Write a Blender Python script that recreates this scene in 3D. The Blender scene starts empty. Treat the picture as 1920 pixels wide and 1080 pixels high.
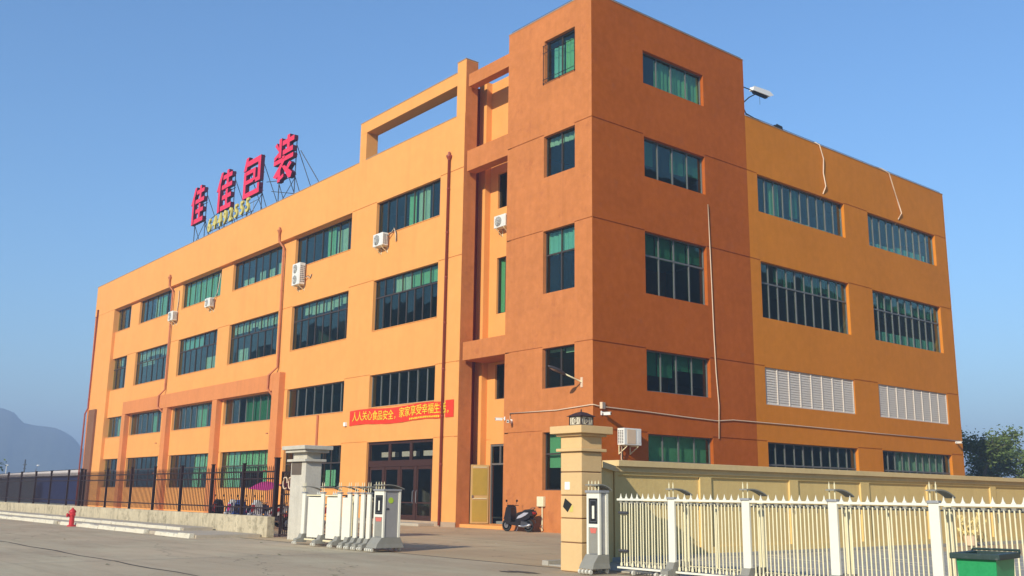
import bpy, math, random
from mathutils import Vector, Matrix
random.seed(7)
R = math.radians
sc = bpy.context.scene
col = sc.collection

# ------------------------------------------------------------------ camera
CAM = Vector((27.60924, -26.82891, 1.44))
yaw, pitch, roll = 0.8832575, 0.2078214, 0.0127613
fw = Vector((-math.sin(yaw)*math.cos(pitch), math.cos(yaw)*math.cos(pitch), math.sin(pitch)))
r0 = Vector((math.cos(yaw), math.sin(yaw), 0)); u0 = r0.cross(fw)
rt = r0*math.cos(roll) + u0*math.sin(roll); up = -r0*math.sin(roll) + u0*math.cos(roll)
cd = bpy.data.cameras.new('camera'); cam = bpy.data.objects.new('camera', cd); col.objects.link(cam)
cam.matrix_world = Matrix(((rt.x, up.x, -fw.x, CAM.x), (rt.y, up.y, -fw.y, CAM.y), (rt.z, up.z, -fw.z, CAM.z), (0, 0, 0, 1)))
cd.sensor_width = 36; cd.lens = 1841.77/1920*36; cd.clip_start = .1; cd.clip_end = 12000
sc.camera = cam

# ------------------------------------------------------------------ light
EL, AZ = R(24.5), R(20.5)                       # sun stands to the -Y side, a little towards +X
sundir = Vector((math.sin(AZ)*math.cos(EL), -math.cos(AZ)*math.cos(EL), math.sin(EL)))
w = bpy.data.worlds.new('World'); sc.world = w; w.use_nodes = True
nt = w.node_tree; nt.nodes.clear()
sky = nt.nodes.new('ShaderNodeTexSky'); sky.sky_type = 'NISHITA'; sky.sun_disc = False
sky.sun_elevation = EL; sky.sun_rotation = math.atan2(sundir.x, sundir.y)
sky.air_density = 1.45; sky.dust_density = 0; sky.ozone_density = 8.5; sky.altitude = 100
bg = nt.nodes.new('ShaderNodeBackground'); bg.inputs[1].default_value = .15
wo = nt.nodes.new('ShaderNodeOutputWorld')
nt.links.new(sky.outputs[0], bg.inputs[0]); nt.links.new(bg.outputs[0], wo.inputs[0])
sl = bpy.data.lights.new('sun', 'SUN'); sl.energy = 5.0; sl.angle = R(.5); sl.color = (1, .915, .74)
so = bpy.data.objects.new('sun', sl); col.objects.link(so)
so.rotation_euler = sundir.to_track_quat('Z', 'Y').to_euler(); so.location = (20, -40, 60)
sc.view_settings.view_transform = 'Standard'; sc.view_settings.look = 'None'
sc.view_settings.exposure = 0.31; sc.view_settings.gamma = 1; sc.view_settings.use_curve_mapping = False
sc.cycles.transparent_max_bounces = 24; sc.cycles.max_bounces = 8
sc.cycles.volume_bounces = 0

# ------------------------------------------------------------------ materials
M = {}
def mat(name, c, rough=.8, metal=0., var=.0, vscale=.6, bump=0., bscale=40., streak=0., spec=.3, spots=None, band=None):
    m = bpy.data.materials.new(name); m.use_nodes = True; n = m.node_tree.nodes; l = m.node_tree.links
    b = n['Principled BSDF']; b.inputs['Base Color'].default_value = (*c, 1)
    b.inputs['Roughness'].default_value = rough; b.inputs['Metallic'].default_value = metal
    b.inputs['Specular IOR Level'].default_value = spec
    geo = n.new('ShaderNodeNewGeometry'); cur = None
    def mixc(fac, colr, mode='MIX', prev=None):
        mx = n.new('ShaderNodeMix'); mx.data_type = 'RGBA'; mx.blend_type = mode
        l.new(fac, mx.inputs[0])
        if prev is None: mx.inputs[6].default_value = (*c, 1)
        else: l.new(prev, mx.inputs[6])
        mx.inputs[7].default_value = (*colr, 1); return mx.outputs[2]
    def noise(scale, vec=None, detail=5, rough_=.6):
        t = n.new('ShaderNodeTexNoise'); t.inputs['Scale'].default_value = scale
        t.inputs['Detail'].default_value = detail; t.inputs['Roughness'].default_value = rough_
        l.new(vec or geo.outputs['Position'], t.inputs['Vector']); return t.outputs['Fac']
    def ramp(src, a, bb, lo=0., hi=1.):
        t = n.new('ShaderNodeMapRange'); l.new(src, t.inputs[0])
        for i, v in enumerate((a, bb, lo, hi)): t.inputs[i+1].default_value = v
        return t.outputs[0]
    def scaled(x, y, z):
        v = n.new('ShaderNodeVectorMath'); v.operation = 'MULTIPLY'; l.new(geo.outputs['Position'], v.inputs[0])
        v.inputs[1].default_value = (x, y, z); return v.outputs[0]
    if var:
        cur = mixc(ramp(noise(vscale), .3, .7, 0, var), tuple(x*.55 for x in c), prev=cur)
        cur = mixc(ramp(noise(vscale*7.3), .4, .75, 0, var*.6), tuple(min(1, x*1.5+.03) for x in c), prev=cur)
    if streak:
        cur = mixc(ramp(noise(1., scaled(3.2, 3.2, .12), 6), .5, .8, 0, streak), tuple(x*.45 for x in c), prev=cur)
        cur = mixc(ramp(noise(1., scaled(.9, .9, .25), 6), .5, .8, 0, streak*.6), tuple(min(1, x*1.25+.02) for x in c), prev=cur)
    if spots:
        cur = mixc(ramp(noise(spots[1], None, 8, .75), spots[2], spots[2]+.08, 0, spots[3]), spots[0], prev=cur)
    if cur is not None: l.new(cur, b.inputs['Base Color'])
    if bump:
        bp = n.new('ShaderNodeBump'); bp.inputs['Strength'].default_value = bump; bp.inputs['Distance'].default_value = .02
        l.new(noise(bscale, None, 3), bp.inputs['Height']); l.new(bp.outputs[0], b.inputs['Normal'])
    M[name] = m; return m
ORANGE = (.79, .355, .104)
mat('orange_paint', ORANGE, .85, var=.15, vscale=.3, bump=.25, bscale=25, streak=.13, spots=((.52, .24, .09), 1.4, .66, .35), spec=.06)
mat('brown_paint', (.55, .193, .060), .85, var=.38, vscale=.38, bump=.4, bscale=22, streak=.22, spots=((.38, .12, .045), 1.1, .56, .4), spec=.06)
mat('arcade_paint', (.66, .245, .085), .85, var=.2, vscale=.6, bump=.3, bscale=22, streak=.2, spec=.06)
mat('shaded_brown_paint', (.44, .104, .009), .85, var=.36, vscale=.42, bump=.35, bscale=22, streak=.12, spots=((.33, .10, .04), 1.3, .57, .35), spec=.06)  # tower brown repeated darker: the side face's shade is in this colour
mat('shaded_orange_paint', (.63, .215, .017), .85, var=.25, vscale=.3, bump=.3, bscale=25, streak=.1, spots=((.62, .40, .26), 3.2, .74, .4), spec=.06)  # front orange copied darker, with the side wall's shade mixed in
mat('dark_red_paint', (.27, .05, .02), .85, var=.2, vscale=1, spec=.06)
mat('coping', (.42, .30, .2), .9, var=.4, vscale=3)
mat('bronze', (.075, .058, .05), .45, .3, var=.2, vscale=2)
mat('alu', (.2, .2, .19), .4, .4, var=.2, vscale=2)
mat('door_brown', (.07, .03, .022), .35, .2, var=.3, vscale=3)
mat('interior', (.22, .23, .21), .9)
mat('curtain_green', (.36, .66, .38), .9, var=.25, vscale=2.5)
mat('curtain_mint', (.62, .90, .62), .9, var=.12, vscale=1.5)
mat('curtain_pale', (.66, .72, .58), .9, var=.25, vscale=3)
mat('curtain_teal', (.34, .66, .60), .9, var=.25, vscale=3)
mat('blind_dark', (.10, .30, .19), .8, var=.2, vscale=4)
mat('white_panel', (.72, .70, .66), .5, var=.08, vscale=1.5)
mat('louvre', (.68, .61, .53), .5, var=.05, vscale=2)
mat('pipe_red', (.30, .06, .035), .5, var=.3, vscale=3)
mat('pipe_orange', (.50, .17, .07), .6, var=.3, vscale=3)
mat('pvc', (.70, .52, .36), .45, var=.15, vscale=4)
mat('ac_white', (.76, .76, .70), .4, var=.12, vscale=3, streak=.25)
mat('black', (.02, .02, .02), .5, var=.2, vscale=5)
mat('dark_grey', (.07, .07, .075), .5, var=.2, vscale=5)
mat('steel', (.35, .35, .36), .35, .7, var=.2, vscale=6)
mat('steel_dark', (.10, .10, .11), .5, .5, var=.2, vscale=4)
mat('sign_red', (.78, .035, .085), .45, var=.12, vscale=.6)
mat('sign_maroon', (.09, .01, .03), .5)
mat('sign_yellow', (.62, .52, .13), .4)
mat('banner_red', (.80, .045, .02), .6, var=.08, vscale=1)
mat('banner_yellow', (.85, .62, .04), .6)
mat('fence_iron', (.035, .018, .018), .5, .2, var=.3, vscale=6)
mat('fence_concrete', (.54, .46, .31), .9, var=.4, vscale=1.1, bump=.5, bscale=12, streak=.9, spots=((.20, .17, .11), 2.6, .52, .6))
mat('pillar_concrete', (.56, .52, .43), .9, var=.35, vscale=2.2, bump=.3, bscale=15, streak=.35)
mat('pillar_tile', (.70, .47, .22), .7, var=.14, vscale=1.8, bump=.15, bscale=30, streak=.08)
mat('wall_olive', (.74, .53, .21), .85, var=.2, vscale=.8, bump=.3, bscale=15, streak=.2)
mat('wall_coping', (.68, .50, .24), .85, var=.25, vscale=1.2)
mat('gate_white', (.80, .77, .64), .35, var=.08, vscale=4)
mat('gate_cream', (.80, .72, .46), .4, var=.2, vscale=7, streak=.2)
mat('gate_bar_cream', (.84, .76, .50), .4, var=.2, vscale=7, streak=.2)
mat('gate_steel', (.42, .42, .42), .4, .4, var=.2, vscale=4)
mat('gate_grey', (.27, .26, .22), .6, var=.25, vscale=6)
mat('rubber', (.03, .03, .03), .8)
mat('wheel_white', (.65, .62, .52), .5, var=.3, vscale=20)
mat('hydrant_red', (.55, .03, .035), .45, var=.3, vscale=9)
mat('bin_green', (.02, .30, .10), .4, var=.4, vscale=6, spots=((.25, .42, .28), 9, .64, .6))
mat('bin_lid', (.025, .05, .045), .5, var=.4, vscale=8, spots=((.2, .2, .17), 14, .6, .5))
mat('kerb_white', (.68, .62, .48), .9, var=.3, vscale=2.5, bump=.5, bscale=14, spots=((.34, .29, .2), 4, .56, .7))
mat('pavement', (.48, .41, .31), .9, var=.3, vscale=1.2, bump=.3, bscale=18, spots=((.28, .23, .17), 1.7, .57, .4))
mat('paver_grey', (.40, .37, .31), .9, var=.35, vscale=1.4, bump=.3, bscale=18)
mat('leaf', (.11, .165, .04), .6, var=.5, vscale=.8)
mat('leaf_light', (.11, .13, .03), .6, var=.5, vscale=.8)
mat('bark', (.16, .14, .12), .9, var=.3, vscale=3)
mat('hill_green', (.06, .075, .05), .95, var=.8, vscale=.012)
mat('shed_dark', (.085, .095, .11), .8, var=.25, vscale=.4)
mat('shed_blue', (.03, .06, .20), .6, var=.2, vscale=.4)
mat('shed_fascia', (.62, .55, .52), .7, var=.2, vscale=.3)
mat('roof_blue', (.02, .07, .28), .5, var=.2, vscale=.2)
mat('door_gold', (.52, .36, .07), .4, .1, var=.2, vscale=3)
mat('gold_frame', (.66, .44, .18), .4, .1)
mat('magenta', (.55, .03, .22), .6, var=.2, vscale=2)
mat('body_black', (.02, .018, .02), .25, spec=.5)
mat('body_silver', (.55, .54, .60), .3, .3)
mat('body_red', (.35, .02, .02), .3)
mat('body_white', (.65, .65, .65), .35)
mat('paper_white', (.85, .83, .78), .7)
mat('sticker_green', (.45, .62, .05), .5)
mat('label_red', (.62, .16, .12), .5)
mat('lantern_cream', (.62, .56, .42), .5)
mat('lantern_dark', (.05, .025, .02), .5)
mat('lamp_glass', (.25, .28, .33), .15, spec=.6)
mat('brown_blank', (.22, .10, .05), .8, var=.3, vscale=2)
mat('bare_mortar', (.13, .10, .075), .9, var=.4, vscale=5)
mat('far_office', (.12, .11, .10), .8, var=.2, vscale=.1)
mat('yellow_cone', (.75, .60, .25), .8, var=.4, vscale=8)

def ground_mat(name, base, seam=True):
    m = bpy.data.materials.new(name); m.use_nodes = True; n = m.node_tree.nodes; l = m.node_tree.links
    b = n['Principled BSDF']; b.inputs['Roughness'].default_value = .88; b.inputs['Specular IOR Level'].default_value = .25
    g = n.new('ShaderNodeNewGeometry')
    def noise(s, sc3=(1, 1, 1), d=7, r=.65):
        v = n.new('ShaderNodeVectorMath'); v.operation = 'MULTIPLY'; v.inputs[1].default_value = sc3
        l.new(g.outputs['Position'], v.inputs[0])
        t = n.new('ShaderNodeTexNoise'); t.inputs['Scale'].default_value = s; t.inputs['Detail'].default_value = d
        t.inputs['Roughness'].default_value = r; l.new(v.outputs[0], t.inputs['Vector']); return t.outputs['Fac']
    cur = None
    def mix(src, a, bb, amt, colr):
        nonlocal cur
        mr = n.new('ShaderNodeMapRange'); l.new(src, mr.inputs[0])
        for i, v in enumerate((a, bb, 0, amt)): mr.inputs[i+1].default_value = v
        mx = n.new('ShaderNodeMix'); mx.data_type = 'RGBA'; l.new(mr.outputs[0], mx.inputs[0])
        if cur is None: mx.inputs[6].default_value = (*base, 1)
        else: l.new(cur, mx.inputs[6])
        mx.inputs[7].default_value = (*colr, 1); cur = mx.outputs[2]
    dk = tuple(x*.62 for x in base); lt = tuple(min(.6, x*1.3) for x in base)
    mix(noise(.18), .38, .68, .75, dk)
    mix(noise(.55, (.35, 1, 1)), .45, .7, .5, lt)
    mix(noise(1.6, (.12, 1.2, 1)), .5, .72, .6, dk)       # tyre-worn streaks along the road
    mix(noise(9.), .5, .75, .35, lt)
    mix(noise(2.3, d=9, r=.8), .64, .70, .6, tuple(x*.4 for x in base))
    def crack(scale, wd, amt, colr):
        nonlocal cur
        nz = n.new('ShaderNodeTexNoise'); nz.inputs['Scale'].default_value = 1.3; nz.inputs['Detail'].default_value = 6
        l.new(g.outputs['Position'], nz.inputs['Vector'])
        va = n.new('ShaderNodeVectorMath'); va.operation = 'MULTIPLY_ADD'; l.new(nz.outputs['Color'], va.inputs[0]); va.inputs[1].default_value = (1.6, 1.6, 0); l.new(g.outputs['Position'], va.inputs[2])
        vo = n.new('ShaderNodeTexVoronoi'); vo.feature = 'DISTANCE_TO_EDGE'; vo.inputs['Scale'].default_value = scale; l.new(va.outputs[0], vo.inputs['Vector'])
        mr = n.new('ShaderNodeMapRange'); l.new(vo.outputs['Distance'], mr.inputs[0])
        for i, v in enumerate((0, wd, amt, 0)): mr.inputs[i+1].default_value = v
        mx = n.new('ShaderNodeMix'); mx.data_type = 'RGBA'; l.new(mr.outputs[0], mx.inputs[0]); l.new(cur, mx.inputs[6]); mx.inputs[7].default_value = (*colr, 1); cur = mx.outputs[2]
    if name != 'earth':
        vm = n.new('ShaderNodeVectorMath'); vm.operation = 'ADD'; vm.inputs[1].default_value = (34, 19.8, 0); l.new(g.outputs['Position'], vm.inputs[0])
        vd = n.new('ShaderNodeVectorMath'); vd.operation = 'DIVIDE'; vd.inputs[1].default_value = (8, 6.8, 1000); l.new(vm.outputs[0], vd.inputs[0])
        vf = n.new('ShaderNodeVectorMath'); vf.operation = 'FLOOR'; l.new(vd.outputs[0], vf.inputs[0])
        wn = n.new('ShaderNodeTexWhiteNoise'); wn.noise_dimensions = '3D'; l.new(vf.outputs[0], wn.inputs['Vector'])
        mix(wn.outputs['Value'], .2, 1, .45, tuple(x*.72 for x in base))
        crack(.16, .004, .8, tuple(x*.3 for x in base)); crack(.5, .006, .25, tuple(x*.4 for x in base))
        mix(noise(.8, (.05, 3.5, 1)), .60, .72, .45, tuple(x*.45 for x in base))     # tyre marks
        mix(noise(3.1, d=6, r=.7), .66, .70, .75, tuple(x*.25 for x in base))       # oil spots
    l.new(cur, b.inputs['Base Color'])
    bp = n.new('ShaderNodeBump'); bp.inputs['Strength'].default_value = .35; bp.inputs['Distance'].default_value = .02
    l.new(noise(30., d=4), bp.inputs['Height']); l.new(bp.outputs[0], b.inputs['Normal'])
    M[name] = m
ground_mat('road_concrete', (.55, .43, .28))
ground_mat('yard_concrete', (.57, .405, .235))
ground_mat('earth', (.26, .24, .17))
mat('seam', (.10, .085, .065), .95, var=.4, vscale=2)
mat('seam_light', (.34, .30, .24), .95, var=.4, vscale=2)
mat('stain', (.11, .09, .07), .9, var=.4, vscale=6)

def glass(name, T, rough=.02, ior=1.5):
    m = bpy.data.materials.new(name); m.use_nodes = True; n = m.node_tree.nodes; l = m.node_tree.links; n.clear()
    o = n.new('ShaderNodeOutputMaterial'); t = n.new('ShaderNodeBsdfTransparent'); t.inputs[0].default_value = (*T, 1)
    g = n.new('ShaderNodeBsdfGlossy'); g.inputs['Roughness'].default_value = rough; g.inputs['Color'].default_value = (.8, .95, .9, 1)
    
    gg = n.new('ShaderNodeNewGeometry'); dt = n.new('ShaderNodeVectorMath'); dt.operation = 'DOT_PRODUCT'
    l.new(gg.outputs['Normal'], dt.inputs[0]); l.new(gg.outputs['Incoming'], dt.inputs[1])
    def mth(op, a, b=None):
        q = n.new('ShaderNodeMath'); q.operation = op
        for i, v in enumerate((a, b)):
            if v is None: continue
            if isinstance(v, (int, float)): q.inputs[i].default_value = v
            else: l.new(v, q.inputs[i])
        return q
    ab = mth('ABSOLUTE', dt.outputs['Value']); om = mth('SUBTRACT', 1., ab.outputs[0]); pw = mth('POWER', om.outputs[0], 4.2)
    ml = mth('MULTIPLY', pw.outputs[0], .9); f = mth('ADD', ml.outputs[0], ior)
    geo = n.new('ShaderNodeNewGeometry'); ns = n.new('ShaderNodeTexNoise'); ns.inputs['Scale'].default_value = .9
    l.new(geo.outputs['Position'], ns.inputs['Vector'])
    bp = n.new('ShaderNodeBump'); bp.inputs['Strength'].default_value = .12; bp.inputs['Distance'].default_value = .02
    l.new(ns.outputs['Fac'], bp.inputs['Height']); l.new(bp.outputs[0], g.inputs['Normal'])
    mx = n.new('ShaderNodeMixShader'); l.new(f.outputs[0], mx.inputs[0]); l.new(t.outputs[0], mx.inputs[1]); l.new(g.outputs[0], mx.inputs[2])
    l.new(mx.outputs[0], o.inputs[0]); M[name] = m
glass('glass_green', (.69, .81, .75), ior=.05)
glass('glass_clear', (.80, .80, .76), ior=.045)

# ------------------------------------------------------------------ mesh helpers
class MB:
    def __init__(s): s.v = []; s.f = []; s.mi = []
    def add(s, vs, fs, mi=0):
        o = len(s.v); s.v += [tuple(p) for p in vs]; s.f += [tuple(i+o for i in f) for f in fs]; s.mi += [mi]*len(fs); return s
    def box(s, x0, x1, y0, y1, z0, z1, mi=0):
        if x0 > x1: x0, x1 = x1, x0
        if y0 > y1: y0, y1 = y1, y0
        return s.add([(x0, y0, z0), (x1, y0, z0), (x1, y1, z0), (x0, y1, z0), (x0, y0, z1), (x1, y0, z1), (x1, y1, z1), (x0, y1, z1)],
              [(0, 3, 2, 1), (4, 5, 6, 7), (0, 1, 5, 4), (1, 2, 6, 5), (2, 3, 7, 6), (3, 0, 4, 7)], mi)
    def prism(s, pts, off, mi=0, mi_side=None):          # pts: 3D polygon, off: extrusion vector
        n = len(pts); off = Vector(off); a = [Vector(p) for p in pts]; b = [p+off for p in a]
        s.add(a+b, [tuple(range(n)), tuple(range(2*n-1, n-1, -1))], mi)
        o = len(s.v)-2*n
        for i in range(n):
            j = (i+1) % n; s.f.append((o+i, o+j, o+n+j, o+n+i)); s.mi.append(mi if mi_side is None else mi_side)
        return s
    def tube(s, pts, r, n=6, mi=0, cap=True):
        pts = [Vector(p) for p in pts]; rs = r if isinstance(r, (list, tuple)) else [r]*len(pts); o = len(s.v)
        for i, p in enumerate(pts):
            d = (pts[min(i+1, len(pts)-1)]-pts[max(i-1, 0)]).normalized()
            a = d.cross(Vector((0, 0, 1)) if abs(d.z) < .9 else Vector((1, 0, 0))).normalized(); b = d.cross(a)
            for k in range(n):
                t = 2*math.pi*k/n; s.v.append(tuple(p+(a*math.cos(t)+b*math.sin(t))*rs[i]))
        for i in range(len(pts)-1):
            for k in range(n):
                k2 = (k+1) % n; s.f.append((o+i*n+k, o+i*n+k2, o+(i+1)*n+k2, o+(i+1)*n+k)); s.mi.append(mi)
        if cap:
            s.f.append(tuple(o+k for k in range(n))); s.f.append(tuple(o+(len(pts)-1)*n+k for k in range(n))); s.mi += [mi, mi]
        return s
    def lathe(s, prof, c=(0, 0, 0), n=16, axis='z', mi=0):  # prof: (r, h)
        o = len(s.v)
        for r, h in prof:
            for k in range(n):
                t = 2*math.pi*k/n; a, b = r*math.cos(t), r*math.sin(t)
                p = (a, b, h) if axis == 'z' else ((a, h, b) if axis == 'y' else (h, a, b))
                s.v.append((p[0]+c[0], p[1]+c[1], p[2]+c[2]))
        for i in range(len(prof)-1):
            for k in range(n):
                k2 = (k+1) % n; s.f.append((o+i*n+k, o+i*n+k2, o+(i+1)*n+k2, o+(i+1)*n+k)); s.mi.append(mi)
        s.f.append(tuple(o+k for k in range(n))); s.f.append(tuple(o+(len(prof)-1)*n+k for k in range(n))); s.mi += [mi, mi]
        return s
    def mesh(s, name, mats, smooth=False):
        me = bpy.data.meshes.new(name); me.from_pydata(s.v, [], s.f)
        for m in (mats if isinstance(mats, (list, tuple)) else [mats]): me.materials.append(M[m])
        me.polygons.foreach_set('material_index', s.mi)
        if smooth: me.polygons.foreach_set('use_smooth', [True]*len(me.polygons))
        me.update(); return me
    def build(s, name, mats, parent=None, smooth=False, bevel=0, loc=None, rot=None):
        return link(name, s.mesh(name, mats, smooth), parent, bevel, loc, rot)
def link(name, me, parent=None, bevel=0, loc=None, rot=None):
    o = bpy.data.objects.new(name, me); col.objects.link(o)
    if parent: o.parent = parent
    if loc is not None: o.location = loc
    if rot is not None: o.rotation_euler = rot
    if bevel:
        b = o.modifiers.new('bevel', 'BEVEL'); b.width = bevel; b.segments = 2; b.limit_method = 'ANGLE'
    return o
def tag(o, label=None, cat=None, group=None, kind=None):
    if label: o['label'] = label
    if cat: o['category'] = cat
    if group: o['group'] = group
    if kind: o['kind'] = kind
    return o
def empty(name, loc=(0, 0, 0), label=None, cat=None, group=None, rz=0):
    o = bpy.data.objects.new(name, None); col.objects.link(o); o.location = loc; o.rotation_euler = (0, 0, rz)
    o.empty_display_size = .3; return tag(o, label, cat, group)
def copy_tree(o, parent=None):
    c = o.copy(); col.objects.link(c); c.parent = parent
    for ch in list(o.children): copy_tree(ch, c)
    return c
def structure(name, mb, mats, **k): return tag(mb.build(name, mats, **k), kind='structure')
def fx(x, c):   # x measured on the plane y = 0, moved to the plane y = c
    return CAM.x + (x-CAM.x)*(c-CAM.y)/(-CAM.y)

# ------------------------------------------------------------------ ground, roads, pavement
structure('ground', MB().add([(-2600, -2600, -.01), (2600, -2600, -.01), (2600, 2600, -.01), (-2600, 2600, -.01)], [(0, 1, 2, 3)]), 'earth')
structure('road', MB().add([(-220, -60, 0), (60, -60, 0), (60, -12.97, 0), (-2.6, -12.97, 0), (-220, -12.97, 0)], [(0, 1, 2, 3, 4)]), 'road_concrete')
structure('yard', MB().add([(-75, -12.90, 0), (60, -12.90, 0), (60, 40, 0), (-75, 40, 0)], [(0, 1, 2, 3)]), 'yard_concrete')
structure('gate_track', MB().box(-1, 24, -12.965, -12.905, -.02, .004), 'seam')
def ribbon(pts, wd):
    m = MB(); vs = []
    for i, p in enumerate(pts):
        q = pts[min(i+1, len(pts)-1)]; q0 = pts[max(i-1, 0)]
        d = Vector((q[0]-q0[0], q[1]-q0[1], 0)).normalized(); nn = Vector((-d.y, d.x, 0))*wd*(.7+.6*random.random())*.5
        vs += [(p[0]+nn.x, p[1]+nn.y, p[2]), (p[0]-nn.x, p[1]-nn.y, p[2])]
    return m.add(vs, [(2*i, 2*i+1, 2*i+3, 2*i+2) for i in range(len(pts)-1)])
structure('road_seam', ribbon([(-40+i*1.1, -19.8+.05*math.sin(i*1.7)+.03*random.random(), .004) for i in range(60)], .07), 'seam')
for i in range(8):
    x = -34+i*8.0
    structure('road_joint', ribbon([(x+.02*math.sin(k), -40+k*.9, .005) for k in range(31)], .035), 'seam_light')
for i in range(6):
    x = -40+i*9
    structure('yard_joint', ribbon([(x+.02*math.sin(k), -12.8+k*.8, .004) for k in range(16)], .03), 'seam')
structure('yard_joint', ribbon([(-60+k, -6.2+.02*math.sin(k*2), .0045) for k in range(72)], .03), 'seam')
for (x, y, a, b) in ((12.5, -14.45, .22, .05), (12.75, -14.25, .42, .07), (-6.2, -9.5, .5, .12)):
    structure('puddle_stain', MB().add([(x+a*math.cos(t*.35)*(1+.25*math.sin(t*2.2)), y+b*2*math.sin(t*.35)*(1+.3*math.sin(t*3.1)), .006) for t in range(18)], [tuple(range(18))]), 'stain')
m = MB()
rl = random.Random(44)
for k in range(40):
    x, y = rl.uniform(-25, 14), rl.uniform(-21, -13.6) if k % 2 else rl.uniform(-12, -2); a = rl.uniform(0, 3); q = rl.uniform(.02, .07)
    m.add([(x+q*math.cos(a+t)*rl.uniform(.6, 1.3), y+q*math.sin(a+t)*rl.uniform(.6, 1.3), .012+rl.uniform(0, .02)) for t in (0, 1.5, 3.1, 4.6)], [(0, 1, 2, 3)], k % 2)
tag(m.build('litter', ['kerb_white', 'leaf_light']), kind='stuff')
# two-step pavement along the fence wall
pv = MB(); pv.box(-60, -2.9, -14.35, -12.2, -.05, .10); pv.box(-60, -6.5, -13.35, -12.3, .10, .2)
pav = structure('pavement', pv, 'pavement')
kb = empty('kerb'); kb['kind'] = 'structure'
x = -3.0; ks = []
while x > -42:
    L = random.uniform(.95, 1.05); h = .135+random.uniform(-.015, .015); dy = random.uniform(-.02, .02)
    m = MB(); a, b = x-L+.02, x
    m.add([(a, -14.56+dy, -.02), (b, -14.56+dy, -.02), (b, -14.36, -.02), (a, -14.36, -.02),
           (a+.02, -14.53+dy, h), (b-.03*random.random(), -14.52+dy, h-random.random()*.03), (b, -14.36, h), (a, -14.36, h-random.random()*.015)],
          [(0, 3, 2, 1), (4, 5, 6, 7), (0, 1, 5, 4), (1, 2, 6, 5), (2, 3, 7, 6), (3, 0, 4, 7)])
    if random.random() > .07: m.build('kerb_stone', 'kerb_white', kb, bevel=.012)
    x -= L
kb2 = empty('step_kerb'); kb2['kind'] = 'structure'
x = -6.6
while x > -42:
    L = random.uniform(1.1, 1.3)
    MB().box(x-L+.02, x, -13.45+random.uniform(-.01, .01), -13.352, .1, .215+random.uniform(-.01, .01)).build('kerb_stone', 'kerb_white', kb2, bevel=.01)
    x -= L
# square pavers of the yard behind the right gate
pg = empty('paved_yard'); pg['kind'] = 'structure'
pm = MB().box(0, .78, 0, .78, 0, .03).mesh('paver', 'paver_grey')
for i in range(14):
    for j in range(17):
        o = link('paver', pm, pg); o.location = (11.62+i*.8, -12.6+j*.8, -.005+random.uniform(0, .012)); o.rotation_euler = (random.uniform(-.006, .006), random.uniform(-.006, .006), 0)

# ------------------------------------------------------------------ factory building
bld = empty('factory_building', (-20, 10, 0), 'orange four-storey factory with brown corner tower and rows of green-tinted windows', 'building')
bld.location = (0, 0, 0)

def wall(name, axis, plane, u0, u1, z0, z1, holes=(), grooves=(), mats='orange_paint', rev=.26, parent=bld):
    """height-field wall: front faces, groove and opening sides. grooves: (ua, ub, z); holes: (ua, ub, za, zb)"""
    gh = .045; us = {u0, u1}; zs = {z0, z1}
    for a, b, c, d in holes: us |= {a, b}; zs |= {c, d}
    for a, b, c in grooves: us |= {max(a, u0), min(b, u1)}; zs |= {c, c+gh}
    us = sorted(u for u in us if u0 <= u <= u1); zs = sorted(z for z in zs if z0 <= z <= z1)
    def dep(uc, zc):
        for a, b, c, d in holes:
            if a < uc < b and c < zc < d: return rev, True
        for a, b, c in grooves:
            if a < uc < b and c < zc < c+gh: return .03, False
        return 0, False
    P = (lambda u, d, z: (u, plane+d, z)) if axis == 'x' else (lambda u, d, z: (plane-d, u, z))
    nu, nz = len(us)-1, len(zs)-1
    D = [[dep((us[i]+us[i+1])/2, (zs[j]+zs[j+1])/2) for j in range(nz)] for i in range(nu)]
    m = MB()
    for i in range(nu):
        for j in range(nz):
            d, hole = D[i][j]; a, b, c, e = us[i], us[i+1], zs[j], zs[j+1]
            if not hole: m.add([P(a, d, c), P(b, d, c), P(b, d, e), P(a, d, e)], [(0, 1, 2, 3)])
            if i+1 < nu and D[i+1][j][0] != d:
                d2 = D[i+1][j][0]; m.add([P(b, d, c), P(b, d2, c), P(b, d2, e), P(b, d, e)], [(0, 1, 2, 3)])
            if j+1 < nz and D[i][j+1][0] != d:
                d2 = D[i][j+1][0]; m.add([P(a, d, e), P(b, d, e), P(b, d2, e), P(a, d2, e)], [(0, 1, 2, 3)])
    return m.build(name, mats, parent)

def fillbox(m, axis, plane, ua, ub, da, db, za, zb, mi=0):
    if axis == 'x': m.box(ua, ub, plane+da, plane+db, za, zb, mi)
    else: m.box(plane-db, plane-da, ua, ub, za, zb, mi)

def drape(axis, plane, ua, ub, za, zb, d, mname, parent, pleat=True):
    m = MB(); P = (lambda u, dd, z: (u, plane+dd, z)) if axis == 'x' else (lambda u, dd, z: (plane-dd, u, z))
    n = max(3, int((ub-ua)/.09)) if pleat else 1; ph = random.random()*6
    top = []; 
    for k in range(n+1):
        u = ua+(ub-ua)*k/n; dd = d+(.035*math.sin(k*1.9+ph)+.02*math.sin(k*.7+ph) if pleat else 0)
        top.append((u, dd))
    poly = top+[(u, dd+.012) for u, dd in reversed(top)]
    N = len(poly)
    lo = [P(u, dd, za+(random.uniform(-.02, .02) if pleat else 0)) for u, dd in poly]; hi = [P(u, dd, zb) for u, dd in poly]
    m.add(lo+hi, [(i, (i+1) % N, N+(i+1) % N, N+i) for i in range(N)])
    return m.build('curtain' if pleat else 'blind', mname, parent)

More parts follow.
